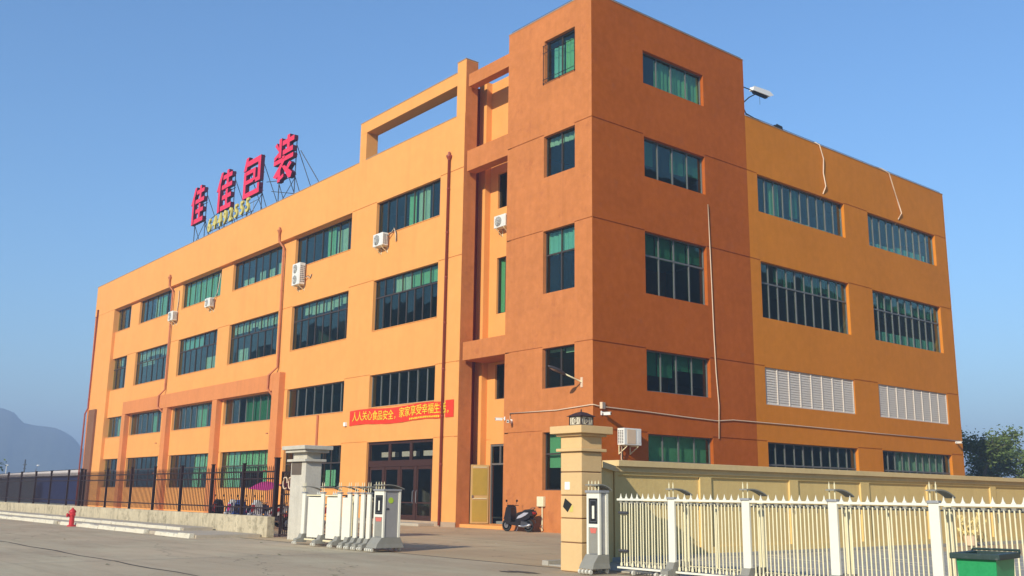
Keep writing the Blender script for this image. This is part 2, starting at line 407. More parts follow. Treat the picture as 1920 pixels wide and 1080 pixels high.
def window(axis, plane, u0, u1, z0, z1, cols, transom=None, frame='bronze', rec=.17, lowcols=None, drapes=(), gl='glass_green', open_frac=0, fw_=.05, md=.06):
    """aluminium window; drapes: (fa, fb, ga, gb, material, pleat) in fractions of width and height"""
    m = MB(); g = .002; u0 += g; u1 -= g; z0 += g; z1 -= g; b = fw_; B = fillbox
    B(m, axis, plane, u0, u1, rec, rec+md, z0, z0+b); B(m, axis, plane, u0, u1, rec, rec+md, z1-b, z1)
    B(m, axis, plane, u0, u0+b, rec, rec+md, z0+b, z1-b); B(m, axis, plane, u1-b, u1, rec, rec+md, z0+b, z1-b)
    rows = [(z0+b, z1-b, cols)]
    if transom:
        B(m, axis, plane, u0+b, u1-b, rec-.005, rec+md, transom-.035, transom+.035)
        rows = [(z0+b, transom-.035, lowcols or cols), (transom+.035, z1-b, cols)]
    cells = []
    for (a, c, n) in rows:
        wdt = (u1-u0-2*b)/n
        for k in range(n):
            ua = u0+b+k*wdt; ub = ua+wdt
            if k: 
                t = .026 if k % 2 else .036
                B(m, axis, plane, ua-t, ua+t, rec-(.004 if k % 2 else -.008), rec+md-.004, a, c)
            cells.append((ua+(.03 if k else 0), ub-(.03 if k < n-1 else 0), a, c, k, n))
    o = m.build('window', frame, bld)
    for (ua, ub, a, c, k, n) in cells:
        t1, t2 = random.uniform(-.0045, .0045), random.uniform(-.0035, .0035); dd = rec+.035+(.012 if k % 2 else 0)
        P = (lambda u, d, z: (u, plane+d, z)) if axis == 'x' else (lambda u, d, z: (plane-d, u, z))
        f = [P(ua, dd-t1-t2, a), P(ub, dd+t1-t2, a), P(ub, dd+t1+t2, c), P(ua, dd-t1+t2, c)]
        h = [P(ua, dd-t1-t2+.006, a), P(ub, dd+t1-t2+.006, a), P(ub, dd+t1+t2+.006, c), P(ua, dd-t1+t2+.006, c)]
        MB().add(f+h, [(0, 1, 2, 3), (4, 7, 6, 5), (0, 1, 5, 4), (1, 2, 6, 5), (2, 3, 7, 6), (3, 0, 4, 7)]).build('pane', gl, o)
    W, H = u1-u0, z1-z0
    for (fa, fb, ga, gb, mn, pl) in drapes:
        if not pl and mn != 'curtain_green':
            k0, k1 = int(fa*cols+.01), int(fb*cols+.01)
            for k in range(k0, k1):
                if random.random() < .12: continue
                zz = ga+random.choice((0, 0, 0, .03, .06, -.05 if not transom else 0))
                drape(axis, plane, u0+k*W/cols+.05, u0+(k+1)*W/cols-.04, z0+zz*H+.02, z0+gb*H-.03, rec+.2+random.uniform(0, .04), mn, o, False)
            continue
        drape(axis, plane, u0+fa*W+.03, u0+fb*W-.03, z0+ga*H+.02, z0+gb*H-.03, rec+.2+random.uniform(0, .04), mn, o, pl)
    return o

# -- levels
Z1, Z2, Z3, Z4, Z5, ZT = 4.0, 7.47, 12.51, 16.84, 19.62, 22.5
YR, YL, YP = -.10, .17, -.10     # right part of front, recessed left part, parapet band
f3 = (14.86, 16.80); f2 = (9.79, 12.5); f1 = (5.77, 7.45); f0 = (1.67, 3.97)
baysL = [(-59.25, -55.35), (-53.25, -46.3), (-44.1, -37.0), (-35.05, -27.8), (-26.0, -18.84)]
baysL = [(fx(a, YL), fx(b, YL)) for a, b in baysL]
XS = fx(-18.84, YL)             # step between the two planes
b5 = (fx(-16.70, YR), fx(-10.76, YR)); XF = -8.70
XL = fx(-64.3, YL)
P_ = 'curtain_pale'; G_ = 'curtain_green'; T_ = 'curtain_teal'; D_ = 'blind_dark'
# left recessed part
holes = [(a, b, *z) for a, b in baysL for z in (f3, f2, f1, f0)]
gaps = [(XL, baysL[0][0])]+[(baysL[i][1], baysL[i+1][0]) for i in range(4)]
gr = [(a, b, z) for a, b in gaps for z in (Z1-.04, Z2-.03, Z3-.02)]
wall('front_wall', 'x', YL, XL, XS, 0, Z4+.02, holes, gr)
# right flush part
holes = [(*b5, *f3), (*b5, *f2), (*b5, *f1), (*b5, .15, 4.0)]
gr = [(a, b, z) for a, b in ((XS, b5[0]), (b5[1], XF)) for z in (Z1, Z2-.02, Z3, Z4)]
wall('front_wall', 'x', YR, XS, XF, 0, Z5, holes, gr, rev=.3)
MB().add([(XS, YR, 0), (XS, YL+.5, 0), (XS, YL+.5, Z4), (XS, YR, Z4)], [(0, 1, 2, 3)]).build('wall_return', 'orange_paint', bld)
# parapet band over the left part
MB().box(XL, XS, YP, YP+.55, Z4, Z5).build('parapet', 'orange_paint', bld, bevel=.02)
MB().box(XS, XF-.02, YR+.004, YR+.55, Z5-.5, Z5-.002).build('parapet', 'orange_paint', bld)
# corner pier at far left
MB().box(fx(-64.3, YP), fx(-59.84, YP), YP+.003, YL+.3, 0, Z4-.002).build('corner_pier_and_shade', 'orange_paint', bld, bevel=.02)
MB().box(fx(-64.35, -.3), fx(-62.6, -.3), -.30, YP-.003, 0, 8.3).build('corner_pier_and_shade', 'brown_blank', bld, bevel=.02)  # dark brown slab added where only shadow lies low on the pier
# roof frame: left post, top beam, fin
fa, fb = -18.62, -17.95
MB().box(fa, fb, YR, YR+.75, Z5-.002, 21.25).build('roof_frame_post', 'orange_paint', bld, bevel=.015)
MB().box(fa, -9.42, YR, YR+.75, 21.25, 21.92).build('roof_frame_beam', 'orange_paint', bld, bevel=.015)
MB().box(-9.42, XF, YR+.002, .64, Z5-.001, 22.45, 0).build('fin', 'orange_paint', bld, bevel=.015)
# fin side (brown) down to the ground and the groove behind it
MB().box(XF-.3, XF+.006, YR+.02, .64, 0, 22.40).build('fin', 'brown_paint', bld)
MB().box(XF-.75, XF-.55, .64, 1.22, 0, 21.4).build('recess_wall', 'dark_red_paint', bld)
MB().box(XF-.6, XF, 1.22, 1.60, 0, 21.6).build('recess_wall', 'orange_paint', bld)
# stair recess back wall with narrow windows and door
YB = 1.56
rw = [(-8.12, -6.5, 14.95, 16.7), (-8.12, -6.5, 9.79, 12.5), (-8.12, -6.5, 5.77, 7.4), (-8.38, -7.1, .16, 3.72)]
wall('recess_wall', 'x', YB, XF, -5.4, 0, 21.6, rw, [(XF, -8.40, Z1-.1), (-7.1, -5.4, Z1-.1)], rev=.2)
for a, b, c, d in rw[:3]: window('x', YB, a, b, c, d, 3, rec=.1, drapes=[(0, 1, 0, 1, G_, True)] if c > 9 and c < 10 else [])
MB().box(-8.38, -8.30, YB+.02, YB+.09, .16, 3.7).box(-8.30, -7.12, YB+.02, YB+.09, 2.78, 2.86).box(-8.30, -7.12, YB+.02, YB+.09, 3.62, 3.7).box(-7.72, -7.66, YB+.02, YB+.09, 2.86, 3.62).build('door_frame', 'alu', bld)
MB().box(-8.3, -7.75, YB+.05, YB+.056, 2.88, 3.6).build('pane', 'glass_green', bld)
# beams of the recess
MB().box(XF+.10, -5.502, .002, .45, 20.97, 21.62).build('recess_beam', 'brown_paint', bld, bevel=.012)
MB().box(XF+.10, -5.502, .002, .55, 16.62, 17.66).build('recess_beam', 'brown_paint', bld, bevel=.012)
MB().box(XF+.10, -5.502, .002, 1.5, 7.48, 8.33).build('recess_beam', 'brown_paint', bld, bevel=.012)
MB().box(XF, -5.2, .12, 1.5, .0, .15).build('recess_step', 'orange_paint', bld, bevel=.01)
# tower
tl = [(-2.99, -1.02, 19.3, 21.28), (-2.99, -1.02, 14.9, 16.78), (-3.0, -1.04, 9.77, 12.5), (-3.01, -1.05, 5.76, 7.44), (-2.97, -1.06, 1.65, 3.97)]
wall('tower_front_wall', 'x', 0, -5.5, 0, 0, ZT, tl, [(-5.5, -3.0, z) for z in (Z1, Z2, Z3, Z4)]+[(-1.05, 0, z) for z in (Z1, Z2, Z3, Z4)], 'brown_paint')
tr = [(3.15, 7.25, 19.25, 20.8), (3.15, 7.2, 14.95, 16.77), (3.11, 7.15, 9.8, 12.51), (3.09, 7.18, 5.70, 7.43), (3.12, 7.22, 1.67, 3.96)]
YBK = 10.33
wall('tower_side_wall', 'y', 0, 0, YBK, 0, ZT, tr, [(a, b, z) for z in (Z1-.01, Z2-.02, Z3, Z4) for a, b in ((0, 3.1), (7.2, YBK))], 'shaded_brown_paint')
ra = (11.12, 18.6); rb = (20.9, 28.2); YF = 29.56
hs = [(*r_, *z) for r_ in (ra, rb) for z in ((14.95, 16.83), (9.77, 12.5), (5.68, 7.42), (1.67, 3.97))]
wall('side_wall', 'y', 0, YBK, YF, 0, Z5, hs, [(a, b, z) for z in (Z1-.01, Z2-.02, Z3, Z4) for a, b in ((YBK, ra[0]), (ra[1], rb[0]), (rb[1], YF))], 'shaded_orange_paint')
# hidden backs, sides and roofs that close the volume
m = MB()
m.add([(XL, YL, 0), (XL, YF, 0), (XL, YF, Z5), (XL, YP, Z5)], [(0, 1, 2, 3)])
m.add([(XL, YF, 0), (0, YF, 0), (0, YF, Z5), (XL, YF, Z5)], [(0, 1, 2, 3)])
m.build('back_wall', 'orange_paint', bld)
m = MB(); m.box(-5.5, -5.25, .03, YBK, 0, ZT-.01); m.box(-5.25, -.03, YBK-.25, YBK, 17.5, ZT-.01); m.build('tower_back_wall', 'brown_paint', bld)
MB().box(XL+.03, -5.52, 1.9, YF-.03, 18.55, 18.85).box(-5.2, -.3, YBK+.02, YF-.03, 18.55, 18.85).box(-5.24, -.3, .3, YBK-.26, 21.7, 21.95).build('roof', 'interior', bld)
# parapet thickness on side wall and tower
MB().box(-.3, -.004, YBK+.01, YF-.004, Z4+.2, Z5-.003).build('parapet', 'shaded_orange_paint', bld)
MB().box(-.3, -.004, .3, YBK-.26, 21, ZT-.003).box(-5.24, -.004, .004, .3, 21.4, ZT-.003).build('parapet', 'brown_paint', bld)
m = MB()
for a, b, y0, y1, z in ((XL, fa-.02, YP-.02, YP+.57, Z5), (fb+.02, -9.44, YR-.02, YR+.57, Z5), (fa-.02, -9.44, YR-.02, YR+.77, 21.922), (-9.44, XF+.02, YR-.02, .66, 22.452)):
    m.box(a, b, y0, y1, z, z+.035)
m.box(-.32, .02, YBK+.03, YF+.02, Z5, Z5+.035); m.box(-.32, .02, -.02, YBK+.02, ZT, ZT+.035); m.box(-5.52, -.33, -.02, .3, ZT, ZT+.035)
m.build('coping', 'coping', bld)
# interior floors and partitions seen through the glass
m = MB()
for z in (.02, 4.06, 7.56, 12.6, 16.9):
    m.box(XL+.1, -5.55, 2.0, 9.0, z, z+.25); m.box(XL+.1, XF-.8, .5, 2.0, z, z+.25)
for z in (.02, 4.1, 7.56, 12.6, 16.9, 21.3): m.box(-5.2, -.34, .4, YBK-.3, z, z+.25)
for z in (.02, 4.1, 7.56, 12.6, 16.9): m.box(-9, -.34, YBK+.03, YF-.1, z, z+.25)
m.build('floor_slab', 'interior', bld)
m = MB(); m.box(XL+.1, -5.56, 9.0, 9.2, 0, 18.5); m.box(-9.2, -9.0, YBK+.1, YF-.1, 0, 18.5)
for x in (-54.9, -45.5, -36.4, -27.2, -18.2): m.box(x, x+.15, .6, 9, .3, 18.5)
m.box(XF-.9, XF-.8, .5, 2.0, 0, 18.5); m.box(-9, -.4, 19.7, 19.9, .3, 18.5)
m.build('interior_wall', 'interior', bld)
random.seed(11)
for i in range(26):      # things standing behind the glass: cupboards and shelves
    x = random.uniform(-58, -11); z = random.choice((4.31, 12.85, .27, 7.81)); h = random.uniform(1.0, 2.2)
    MB().box(x, x+random.uniform(.6, 2.2), random.uniform(1.2, 3), random.uniform(3.1, 3.8), z, z+h).build('cupboard', random.choice(('interior', 'dark_grey', 'shed_dark', 'ac_white')), bld)

# -- windows of the front
dr3 = [[], [(.38, .5, 0, 1, P_, True), (.56, .72, 0, 1, G_, True)], [(0, 1, 0, 1, G_, True)], [(.14, .36, 0, .33, P_, True), (.48, .6, 0, .42, P_, True), (.66, .78, 0, .4, P_, True), (.84, .97, 0, .5, P_, True)],
       [(.47, .60, 0, 1, G_, True), (.62, .8, 0, .8, P_, True)]]
dr2 = [[(0, .8, .75, 1, P_, False)], [(0, 1, .74, 1, P_, False), (.1, .5, .55, .72, P_, True)], [(.02, .55, .70, 1, T_, True), (.66, .95, 0, .36, P_, True)], [(.05, 1, .75, 1, P_, False), (.13, .32, 0, .36, P_, True)],
       [(0, 1, .73, 1, P_, False)]]
dr1 = [[(.55, .75, 0, 1, P_, True)], [(.6, .72, 0, 1, G_, True)], [(.52, .75, 0, 1, G_, True)], [(.35, .9, 0, 1, D_, True)], []]
dr0 = [[], [], [(.55, 1, .45, 1, 'curtain_mint', True), (.55, .75, 0, .45, 'curtain_mint', True)], [(0, 1, .45, 1, 'curtain_mint', True), (0, .35, 0, .45, 'curtain_mint', True), (.8, 1, 0, .45, 'curtain_mint', True)], [(.62, .78, .05, .45, 'curtain_mint', True)]]
nc = [4, 7, 8, 8, 8]
for i, (a, b) in enumerate(baysL):
    window('x', YL, a, b, *f3, nc[i]-(1 if i else 0), drapes=dr3[i])
    window('x', YL, a, b, *f2, nc[i], transom=11.55, drapes=dr2[i], lowcols=nc[i]-(0 if i in (0, 4) else 1))
    window('x', YL, a, b, *f1, nc[i]-1, drapes=dr1[i], frame='alu')
    window('x', YL, a, b, *f0, nc[i], transom=3.05, drapes=dr0[i], lowcols=3 if i < 2 else 4)
window('x', YR, *b5, *f3, 7, drapes=[(.45, .56, 0, 1, G_, True), (.58, .76, 0, 1, P_, True)])
window('x', YR, *b5, *f2, 7, transom=11.55, drapes=[(.28, .52, .66, 1, P_, True), (.52, 1, .70, 1, G_, False)], lowcols=8)
window('x', YR, *b5, *f1, 7, frame='alu')
# -- windows of the tower
window('x', 0, *tl[0], 2, drapes=[(.10, .48, .12, .85, T_, True), (.52, 1, 0, .9, G_, True)])
window('x', 0, *tl[1], 2, drapes=[(0, 1, .78, 1, P_, True)])
window('x', 0, *tl[2], 2, transom=11.45, drapes=[(0, 1, .62, 1, T_, True)])
window('x', 0, *tl[3], 2, drapes=[(0, 1, .9, 1, P_, False)])
window('x', 0, *tl[4], 2, transom=3.1, drapes=[(0, 1, .38, 1, G_, False)])
window('y', 0, *tr[0], 4, frame='alu', drapes=[(.27, 1, 0, 1, G_, True)])
window('y', 0, *tr[1], 4, frame='alu', drapes=[(0, 1, .38, 1, D_, False)])
window('y', 0, *tr[2], 4, frame='alu', transom=11.5, drapes=[(0, 1, .62, 1, D_, False)])
window('y', 0, *tr[3], 4, frame='alu', drapes=[(0, .5, .4, 1, D_, False), (.5, 1, .6, 1, D_, False)])
window('y', 0, *tr[4], 4, frame='alu', transom=2.85, drapes=[(0, 1, .35, 1, G_, False)])
# window guard on the top left tower window
m = MB(); a, b, c, d = tl[0]
for z in (c-.05, c+.12, d-.25, d-.6): m.box(a-.05, b+.02, -.06, -.04, z, z+.022)
for x in (a-.05, (a+b)/2, b): m.box(x, x+.02, -.04, -.02, c-.1, d-.2)
m.box(a-.05, a-.02, -.02, -.002, c-.05, c-.02); m.box(b, b+.03, -.02, -.002, c-.05, c-.02)
m.build('window_guard', 'black', bld)
# -- windows and louvres of the side
window('y', 0, *ra, 14.95, 16.83, 10, frame='alu', drapes=[(.18, .3, 0, 1, G_, True), (.42, .5, .2, 1, D_, True), (.3, .9, .0, .14, P_, True)])
window('y', 0, *rb, 14.95, 16.83, 10, frame='alu', drapes=[(0, .5, 0, .22, T_, True), (.45, .9, 0, .3, T_, True)])
window('y', 0, *ra, 9.77, 12.5, 10, frame='alu', transom=11.5, drapes=[(0, 1, .66, 1, D_, False)])
window('y', 0, *rb, 9.77, 12.5, 10, frame='alu', transom=11.5, drapes=[(.05, .95, 0, .24, T_, True), (0, 1, .70, 1, D_, True)])
window('y', 0, *ra, 1.67, 3.97, 10, frame='alu', transom=2.95)
window('y', 0, *rb, 1.67, 3.97, 10, frame='alu', transom=2.95, drapes=[(.25, .95, .56, 1, P_, True)])
random.seed(5)
for (a, b) in (ra, rb):
    m = MB(); n = 8; W = (b-a-.16)/n; z0, z1 = 5.68+.05, 7.42-.05
    m.box(-.14, -.04, a+.03, b-.03, 5.69, z0); m.box(-.14, -.04, a+.03, b-.03, z1, 7.41); m.box(-.14, -.04, a+.03, a+.08, z0, z1); m.box(-.14, -.04, b-.08, b-.03, z0, z1)
    for k in range(1, n): m.box(-.13, -.035, a+.08+k*W-.03, a+.08+k*W+.03, z0, z1)
    m.box(-.25, -.2, a+.03, b-.03, z0, z1)
    lv = m.build('louvre_window', 'louvre', bld)
    ns = 14; H = (z1-z0)/ns
    sm = MB().add([(-.055, 0, -.004), (-.055, W-.06, -.004), (-.088, W-.06, H*.97), (-.088, 0, H*.97), (-.062, 0, -.004), (-.062, W-.06, -.004), (-.095, W-.06, H*.97), (-.095, 0, H*.97)],
                  [(0, 1, 2, 3), (4, 7, 6, 5), (0, 1, 5, 4), (1, 2, 6, 5), (2, 3, 7, 6), (3, 0, 4, 7)]).mesh('louvre_slat', 'louvre')
    for k in range(n):
        for j in range(ns):
            o = link('louvre_slat', sm, lv); o.location = (0, a+.08+k*W+.03, z0+j*H)
# arcade
MB().box(-54.6, -27.62, -.22, YL, 7.45, 8.46).build('arcade_beam', 'arcade_paint', bld, bevel=.02)
for x0, x1, zt_ in ((-54.62, -53.9, 7.449), (-45.55, -44.75, 7.449), (-36.5, -35.75, 7.449), (-27.61, -26.7, 8.52)):
    MB().box(x0, x1, -.22, YL-.001, 0, zt_).build('column', 'arcade_paint', bld, bevel=.02)
# sills
for a, b in baysL:
    for z in (f3[0], f2[0], f1[0], f0[0]): MB().box(a+.003, b-.003, YL-.03, YL+.17, z-.035, z-.002).build('window_sill', 'orange_paint', bld)
for z in (f3[0], f2[0], f1[0]): MB().box(b5[0]+.003, b5[1]-.003, YR-.03, YR+.17, z-.035, z-.002).build('window_sill', 'orange_paint', bld)

# -- entrance doors
dx0, dx1 = b5; m = MB(); y = YR+.12
def dbox(a, b, c, d, dy=0, t=.09): m.box(a, b, y+dy, y+dy+t, c, d)
dbox(dx0, dx0+.12, .15, 4.0); dbox(dx1-.12, dx1, .15, 4.0); dbox(dx0+.12, dx1-.12, 3.86, 3.995); dbox(dx0+.12, dx1-.12, 2.75, 3.05, -.03, .15)
tw = (dx1-dx0-.24)/3
for k in (1, 2): dbox(dx0+.12+k*tw-.1, dx0+.12+k*tw+.1, 3.05, 3.86, -.01)
for k in (1, 2, 3): dbox(dx0+.12+k*(dx1-dx0-.24)/4-.09, dx0+.12+k*(dx1-dx0-.24)/4+.09, .15, 2.75, -.02)
de = m.build('entrance_door', 'door_brown', bld)
for k in range(3):
    a = dx0+.12+k*tw+.1; b = a+tw-.2
    MB().box(a, b, y+.04, y+.046, 3.05, 3.86).build('pane', 'glass_clear', de)
    MB().box(a+.25, b-.15, y+.5, y+.7, 3.25, 3.5).build('wall_lamp', 'paper_white', de)
lw = (dx1-dx0-.24)/4
for k in range(4):
    a = dx0+.12+k*lw+.09; b = a+lw-.18
    m = MB(); 
    for (p, q, r_, s) in ((a, b, .17, .45), (a, b, 2.6, 2.745), (a, a+.1, .45, 2.6), (b-.1, b, .45, 2.6), (a+.1, b-.1, 1.0, 1.06)): m.box(p, q, y+.01, y+.06, r_, s)
    lf = m.build('door_leaf', 'door_brown', de)
    MB().box(a+.1, b-.1, y+.03, y+.036, .45, 2.6).build('pane', 'glass_clear', lf)
    hx = b-.06 if k % 2 == 0 else a+.06
    MB().tube([(hx, y-.0, 1.0), (hx, y-.06, 1.05), (hx, y-.06, 1.55), (hx, y-.0, 1.6)], .018).build('handle', 'steel', lf)
MB().box(dx0-.4, dx1+.3, YR-.9, YR-.002, .0, .13).build('door_step', 'pavement', bld, bevel=.015)
MB().box(XS, XF, YR-.035, YR-.003, 0, .22).build('plinth', 'coping', bld)
# open golden side door
ld = MB(); L = .88; th = .035
dirv = Vector((-.24, -.82, 0)).normalized(); nv = Vector((-dirv.y, dirv.x, 0)); nv = nv if nv.x > 0 else -nv; hp = Vector((-8.40, 1.50, 0))
def lp(u, d, z): q = hp+dirv*u+nv*d; return (q.x, q.y, z)
def lbox(m, ua, ub, da, db, za, zb): m.add([lp(ua, da, za), lp(ub, da, za), lp(ub, db, za), lp(ua, db, za), lp(ua, da, zb), lp(ub, da, zb), lp(ub, db, zb), lp(ua, db, zb)], [(0, 3, 2, 1), (4, 5, 6, 7), (0, 1, 5, 4), (1, 2, 6, 5), (2, 3, 7, 6), (3, 0, 4, 7)])
lbox(ld, 0, L, 0, th, .17, 2.78)
leaf_o = ld.build('side_door', 'gold_frame', bld)
m = MB()
for za, zb in ((.25, 1.2), (1.42, 2.6)): lbox(m, .08, L-.08, th+.001, th+.012, za, zb)
m.build('door_panel', 'door_gold', leaf_o)
m = MB(); lbox(m, .1, L-.1, th+.001, th+.03, 1.25, 1.29); lbox(m, .1, L-.1, th+.001, th+.03, 2.65, 2.69); m.build('rail', 'gate_cream', leaf_o)
m = MB(); lbox(m, L-.1, L-.05, th+.001, th+.05, 1.3, 1.42); m.build('handle', 'steel', leaf_o)

# -- downpipes
def downpipe(pts, mname, r=.07, hop=True):
    o = MB().tube(pts, r, 8).build('downpipe', mname, bld, smooth=True)
    x, y, z = pts[0]
    if hop: MB().lathe([(.07, -.05), (.08, .0), (.15, .14), (.15, .2), (.07, .22), (.06, .38)], (x, y, z), 10).build('hopper_head', mname, o)
    zz = pts[0][2]-1.5
    while zz > 1:
        xx = next((a[0]+(b[0]-a[0])*(a[2]-zz)/max(.01, a[2]-b[2]) for a, b in zip(pts, pts[1:]) if b[2] <= zz <= a[2]), x)
        yy = next((a[1]+(b[1]-a[1])*(a[2]-zz)/max(.01, a[2]-b[2]) for a, b in zip(pts, pts[1:]) if b[2] <= zz <= a[2]), y)
        MB().lathe([(r+.012, -.03), (r+.012, .03)], (xx, yy, zz), 8).build('clamp', mname, o); zz -= 2.2
downpipe([(-9.8, YR-.1, 17.5), (-9.84, YR-.1, .05)], 'pipe_red', .065)
downpipe([(-27.95, YP-.1, 17.4), (-27.93, YP-.1, 16.9), (-27.62, -.0, 16.4), (-27.6, .05, 8.9), (-27.98, -.32, 8.4), (-28.0, -.32, 7.6), (-27.75, -.1, 7.2), (-27.75, .1, 7.0)], 'pipe_orange')
downpipe([(-46.45, YP-.1, 17.4), (-46.43, YP-.1, 16.9), (-46.15, -.0, 16.5), (-46.2, .05, 8.9), (-46.4, -.32, 8.4), (-46.4, -.32, 7.6), (-45.9, -.1, 7.2), (-45.9, .1, 7.0)], 'pipe_orange')
downpipe([(-63.9, YP-.08, 17.4), (-63.95, YP-.1, 8.5), (-63.95, -.4, 8.0), (-63.95, -.4, .05)], 'pipe_red', hop=False)
MB().tube([(-22.3, YL-.06, 5.7), (-22.3, YL-.06, .1)], .07, 8).build('downpipe', 'pipe_orange', bld)

# lightning-conductor rail along the roof edges
m = MB()
def rail(a, b, n):
    a, b = Vector(a), Vector(b); m.tube([a+Vector((0, 0, .13)), b+Vector((0, 0, .13))], .014, 4)
    for k in range(n+1):
        p = a+(b-a)*k/n; m.tube([p, p+Vector((0, 0, .13))], .012, 4)
rail((XL, .1, Z5+.03), (-19, .1, Z5+.03), 40); rail((-18.5, .1, 21.95), (-9.6, .1, 21.95), 9); rail((-5.4, .1, ZT+.03), (-.1, .1, ZT+.03), 6)
rail((-.12, .1, ZT+.03), (-.12, YBK, ZT+.03), 10); rail((-.12, YBK+.2, Z5+.03), (-.12, YF-.1, Z5+.03), 20)
m.build('lightning_rail', 'steel_dark', bld)

# ------------------------------------------------------------------ roof sign
sg = empty('rooftop_sign', (-38, 1, 19.6), 'crimson rooftop sign of four big characters over a yellow row of digits', 'sign')
sg.location = (0, 0, 0)
JIA = [[(2.7, 10), (4.0, 10), (1.9, 5.6), (.2, 5.6)], (1.3, 2.6, 0, 7.4), (4.1, 9.7, 7.9, 9.0), (6.3, 7.6, 5.6, 10), (3.6, 10, 5.4, 6.5), (4.2, 9.7, 2.7, 3.8), (6.3, 7.6, .5, 5.1), (3.4, 10, 0, 1.2)]
BAO = [[(1.6, 10), (3.0, 10), (1.9, 6.9), (.3, 6.9)], (2.0, 9.8, 7.7, 9.0), (8.4, 9.8, 3.0, 7.8), (7.2, 8.5, 3.0, 4.0), (1.2, 7.2, 5.6, 6.6), (6.0, 7.2, 3.6, 5.7), (1.2, 6.2, 3.3, 4.3), (.9, 2.2, 0, 6.5), (.9, 9.8, 0, 1.2), (8.6, 9.8, 1.0, 2.4)]
ZHU = [(2.3, 3.6, 5.6, 10), [(.2, 8.9), (1.2, 9.4), (2.3, 8.0), (2.3, 7.2)], [(.1, 6.2), (2.4, 7.0), (2.4, 6.1), (.1, 5.4)], (4.1, 9.9, 8.1, 9.2), (6.4, 7.7, 6.2, 10), (4.5, 9.5, 5.9, 7.0), (.2, 9.9, 4.3, 5.3), [(4.2, 4.35), (5.7, 4.35), (2.0, 1.0), (.2, 1.7)],
       (2.6, 3.9, 0, 2.7), [(2.6, 0), (2.6, .9), (5.6, 1.5), (5.6, .7)], [(4.6, 3.3), (5.9, 3.3), (9.9, .9), (9.3, -.1), (8.2, -.1)], [(8.4, 3.7), (9.5, 3.0), (7.4, 1.8), (6.6, 2.4)], (4.5, 5.7, 5.0, 5.6)]
chars = [(JIA, -46.55, -43.9, 21.85, 24.85), (JIA, -41.6, -38.75, 21.8, 24.85), (BAO, -36.95, -34.0, 21.8, 24.85), (ZHU, -32.0, -29.1, 21.75, 24.85)]
YS = 1.0
for n, (strokes, x0, x1, z0, z1) in enumerate(chars):
    m = MB(); sx, sz = (x1-x0)/10, (z1-z0)/10
    for k, s in enumerate(strokes):
        if isinstance(s, tuple): a, b, c, d = s; s = [(a, c), (b, c), (b, d), (a, d)]
        dy = -.004*k
        m.prism([(x0+p*sx, YS+dy, z0+q*sz) for p, q in s], (0, .28-2*dy*0+.003*k, 0), 0, 1)
    m.build('sign_character', ['sign_red', 'sign_maroon'], sg)
    f = MB(); r = .035
    for xx in (x0+.3, x1-.3):
        f.tube([(xx, YS+.34, 18.8), (xx, YS+.34, z1-.2)], r, 5)
        f.tube([(xx, YS+.34, z1-.8), (xx+.1, YS+2.6, 18.8)], r*.8, 5)
        f.tube([(xx, YS+.34, z0+.1), (xx+.05, YS+1.5, 18.8)], r*.8, 5)
    for z in (z0+.2, (z0+z1)/2, z1-.4): f.tube([(x0+.1, YS+.32, z), (x1-.1, YS+.32, z)], r*.8, 5)
    f.tube([(x0+.3, YS+.34, 20.2), (x1-.3, YS+.34, z0)], r*.7, 5)
    f.build('sign_frame', 'steel_dark', sg)
f = MB()
f.tube([(-43.9, YS+.5, 21.9), (-41.6, YS+.5, 22.2)], .03, 5); f.tube([(-34, YS+.5, 22.6), (-32, YS+.5, 22.2)], .03, 5)
f.tube([(-34, YS+.9, 22.0), (-31, YS+2.0, 21.3)], .025, 5); f.tube([(-29.1, YS+.5, 23.6), (-26.4, YS+1.6, 19.4)], .03, 5)
f.build('sign_brace', 'steel_dark', sg)

def text_mesh(ch, size, bold, ext):
    c = bpy.data.curves.new('t', 'FONT'); c.body = ch; c.size = size; c.offset = bold; c.extrude = ext
    c.align_x = 'CENTER'; c.resolution_u = 3
    o = bpy.data.objects.new('t', c); col.objects.link(o); dg = bpy.context.evaluated_depsgraph_get()
    me = bpy.data.meshes.new_from_object(o.evaluated_get(dg)); bpy.data.objects.remove(o); bpy.data.curves.remove(c); return me
cache = {}
def glyph(ch, size, bold, ext, mname, name, parent, loc, sx=1., rot=(math.pi/2, 0, 0)):
    k = (ch, size, bold, ext)
    if k not in cache: cache[k] = text_mesh(*k)
    me = cache[k]
    if not me.materials: me.materials.append(M[mname])
    o = bpy.data.objects.new(name, me); col.objects.link(o); o.parent = parent; o.location = loc; o.rotation_euler = rot; o.scale = (sx, 1, 1)
    return o
for k, ch in enumerate('64492555'):
    glyph(ch, 1.35, .035, .07, 'sign_yellow', 'sign_digit', sg, (-41.1+k*.93, YS-.5, 20.28+.02*k), .82)
f = MB(); f.tube([(-41.8, YS-.38, 20.35), (-33.9, YS-.38, 20.35)], .025, 5); f.tube([(-41.8, YS-.38, 21.0), (-33.3, YS-.38, 21.0)], .02, 5)
for k in range(10): f.tube([(-41.7+k*.86, YS-.38, 19.0), (-41.7+k*.86, YS-.38, 21.1)], .018, 4)
f.build('digit_frame', 'steel_dark', sg)

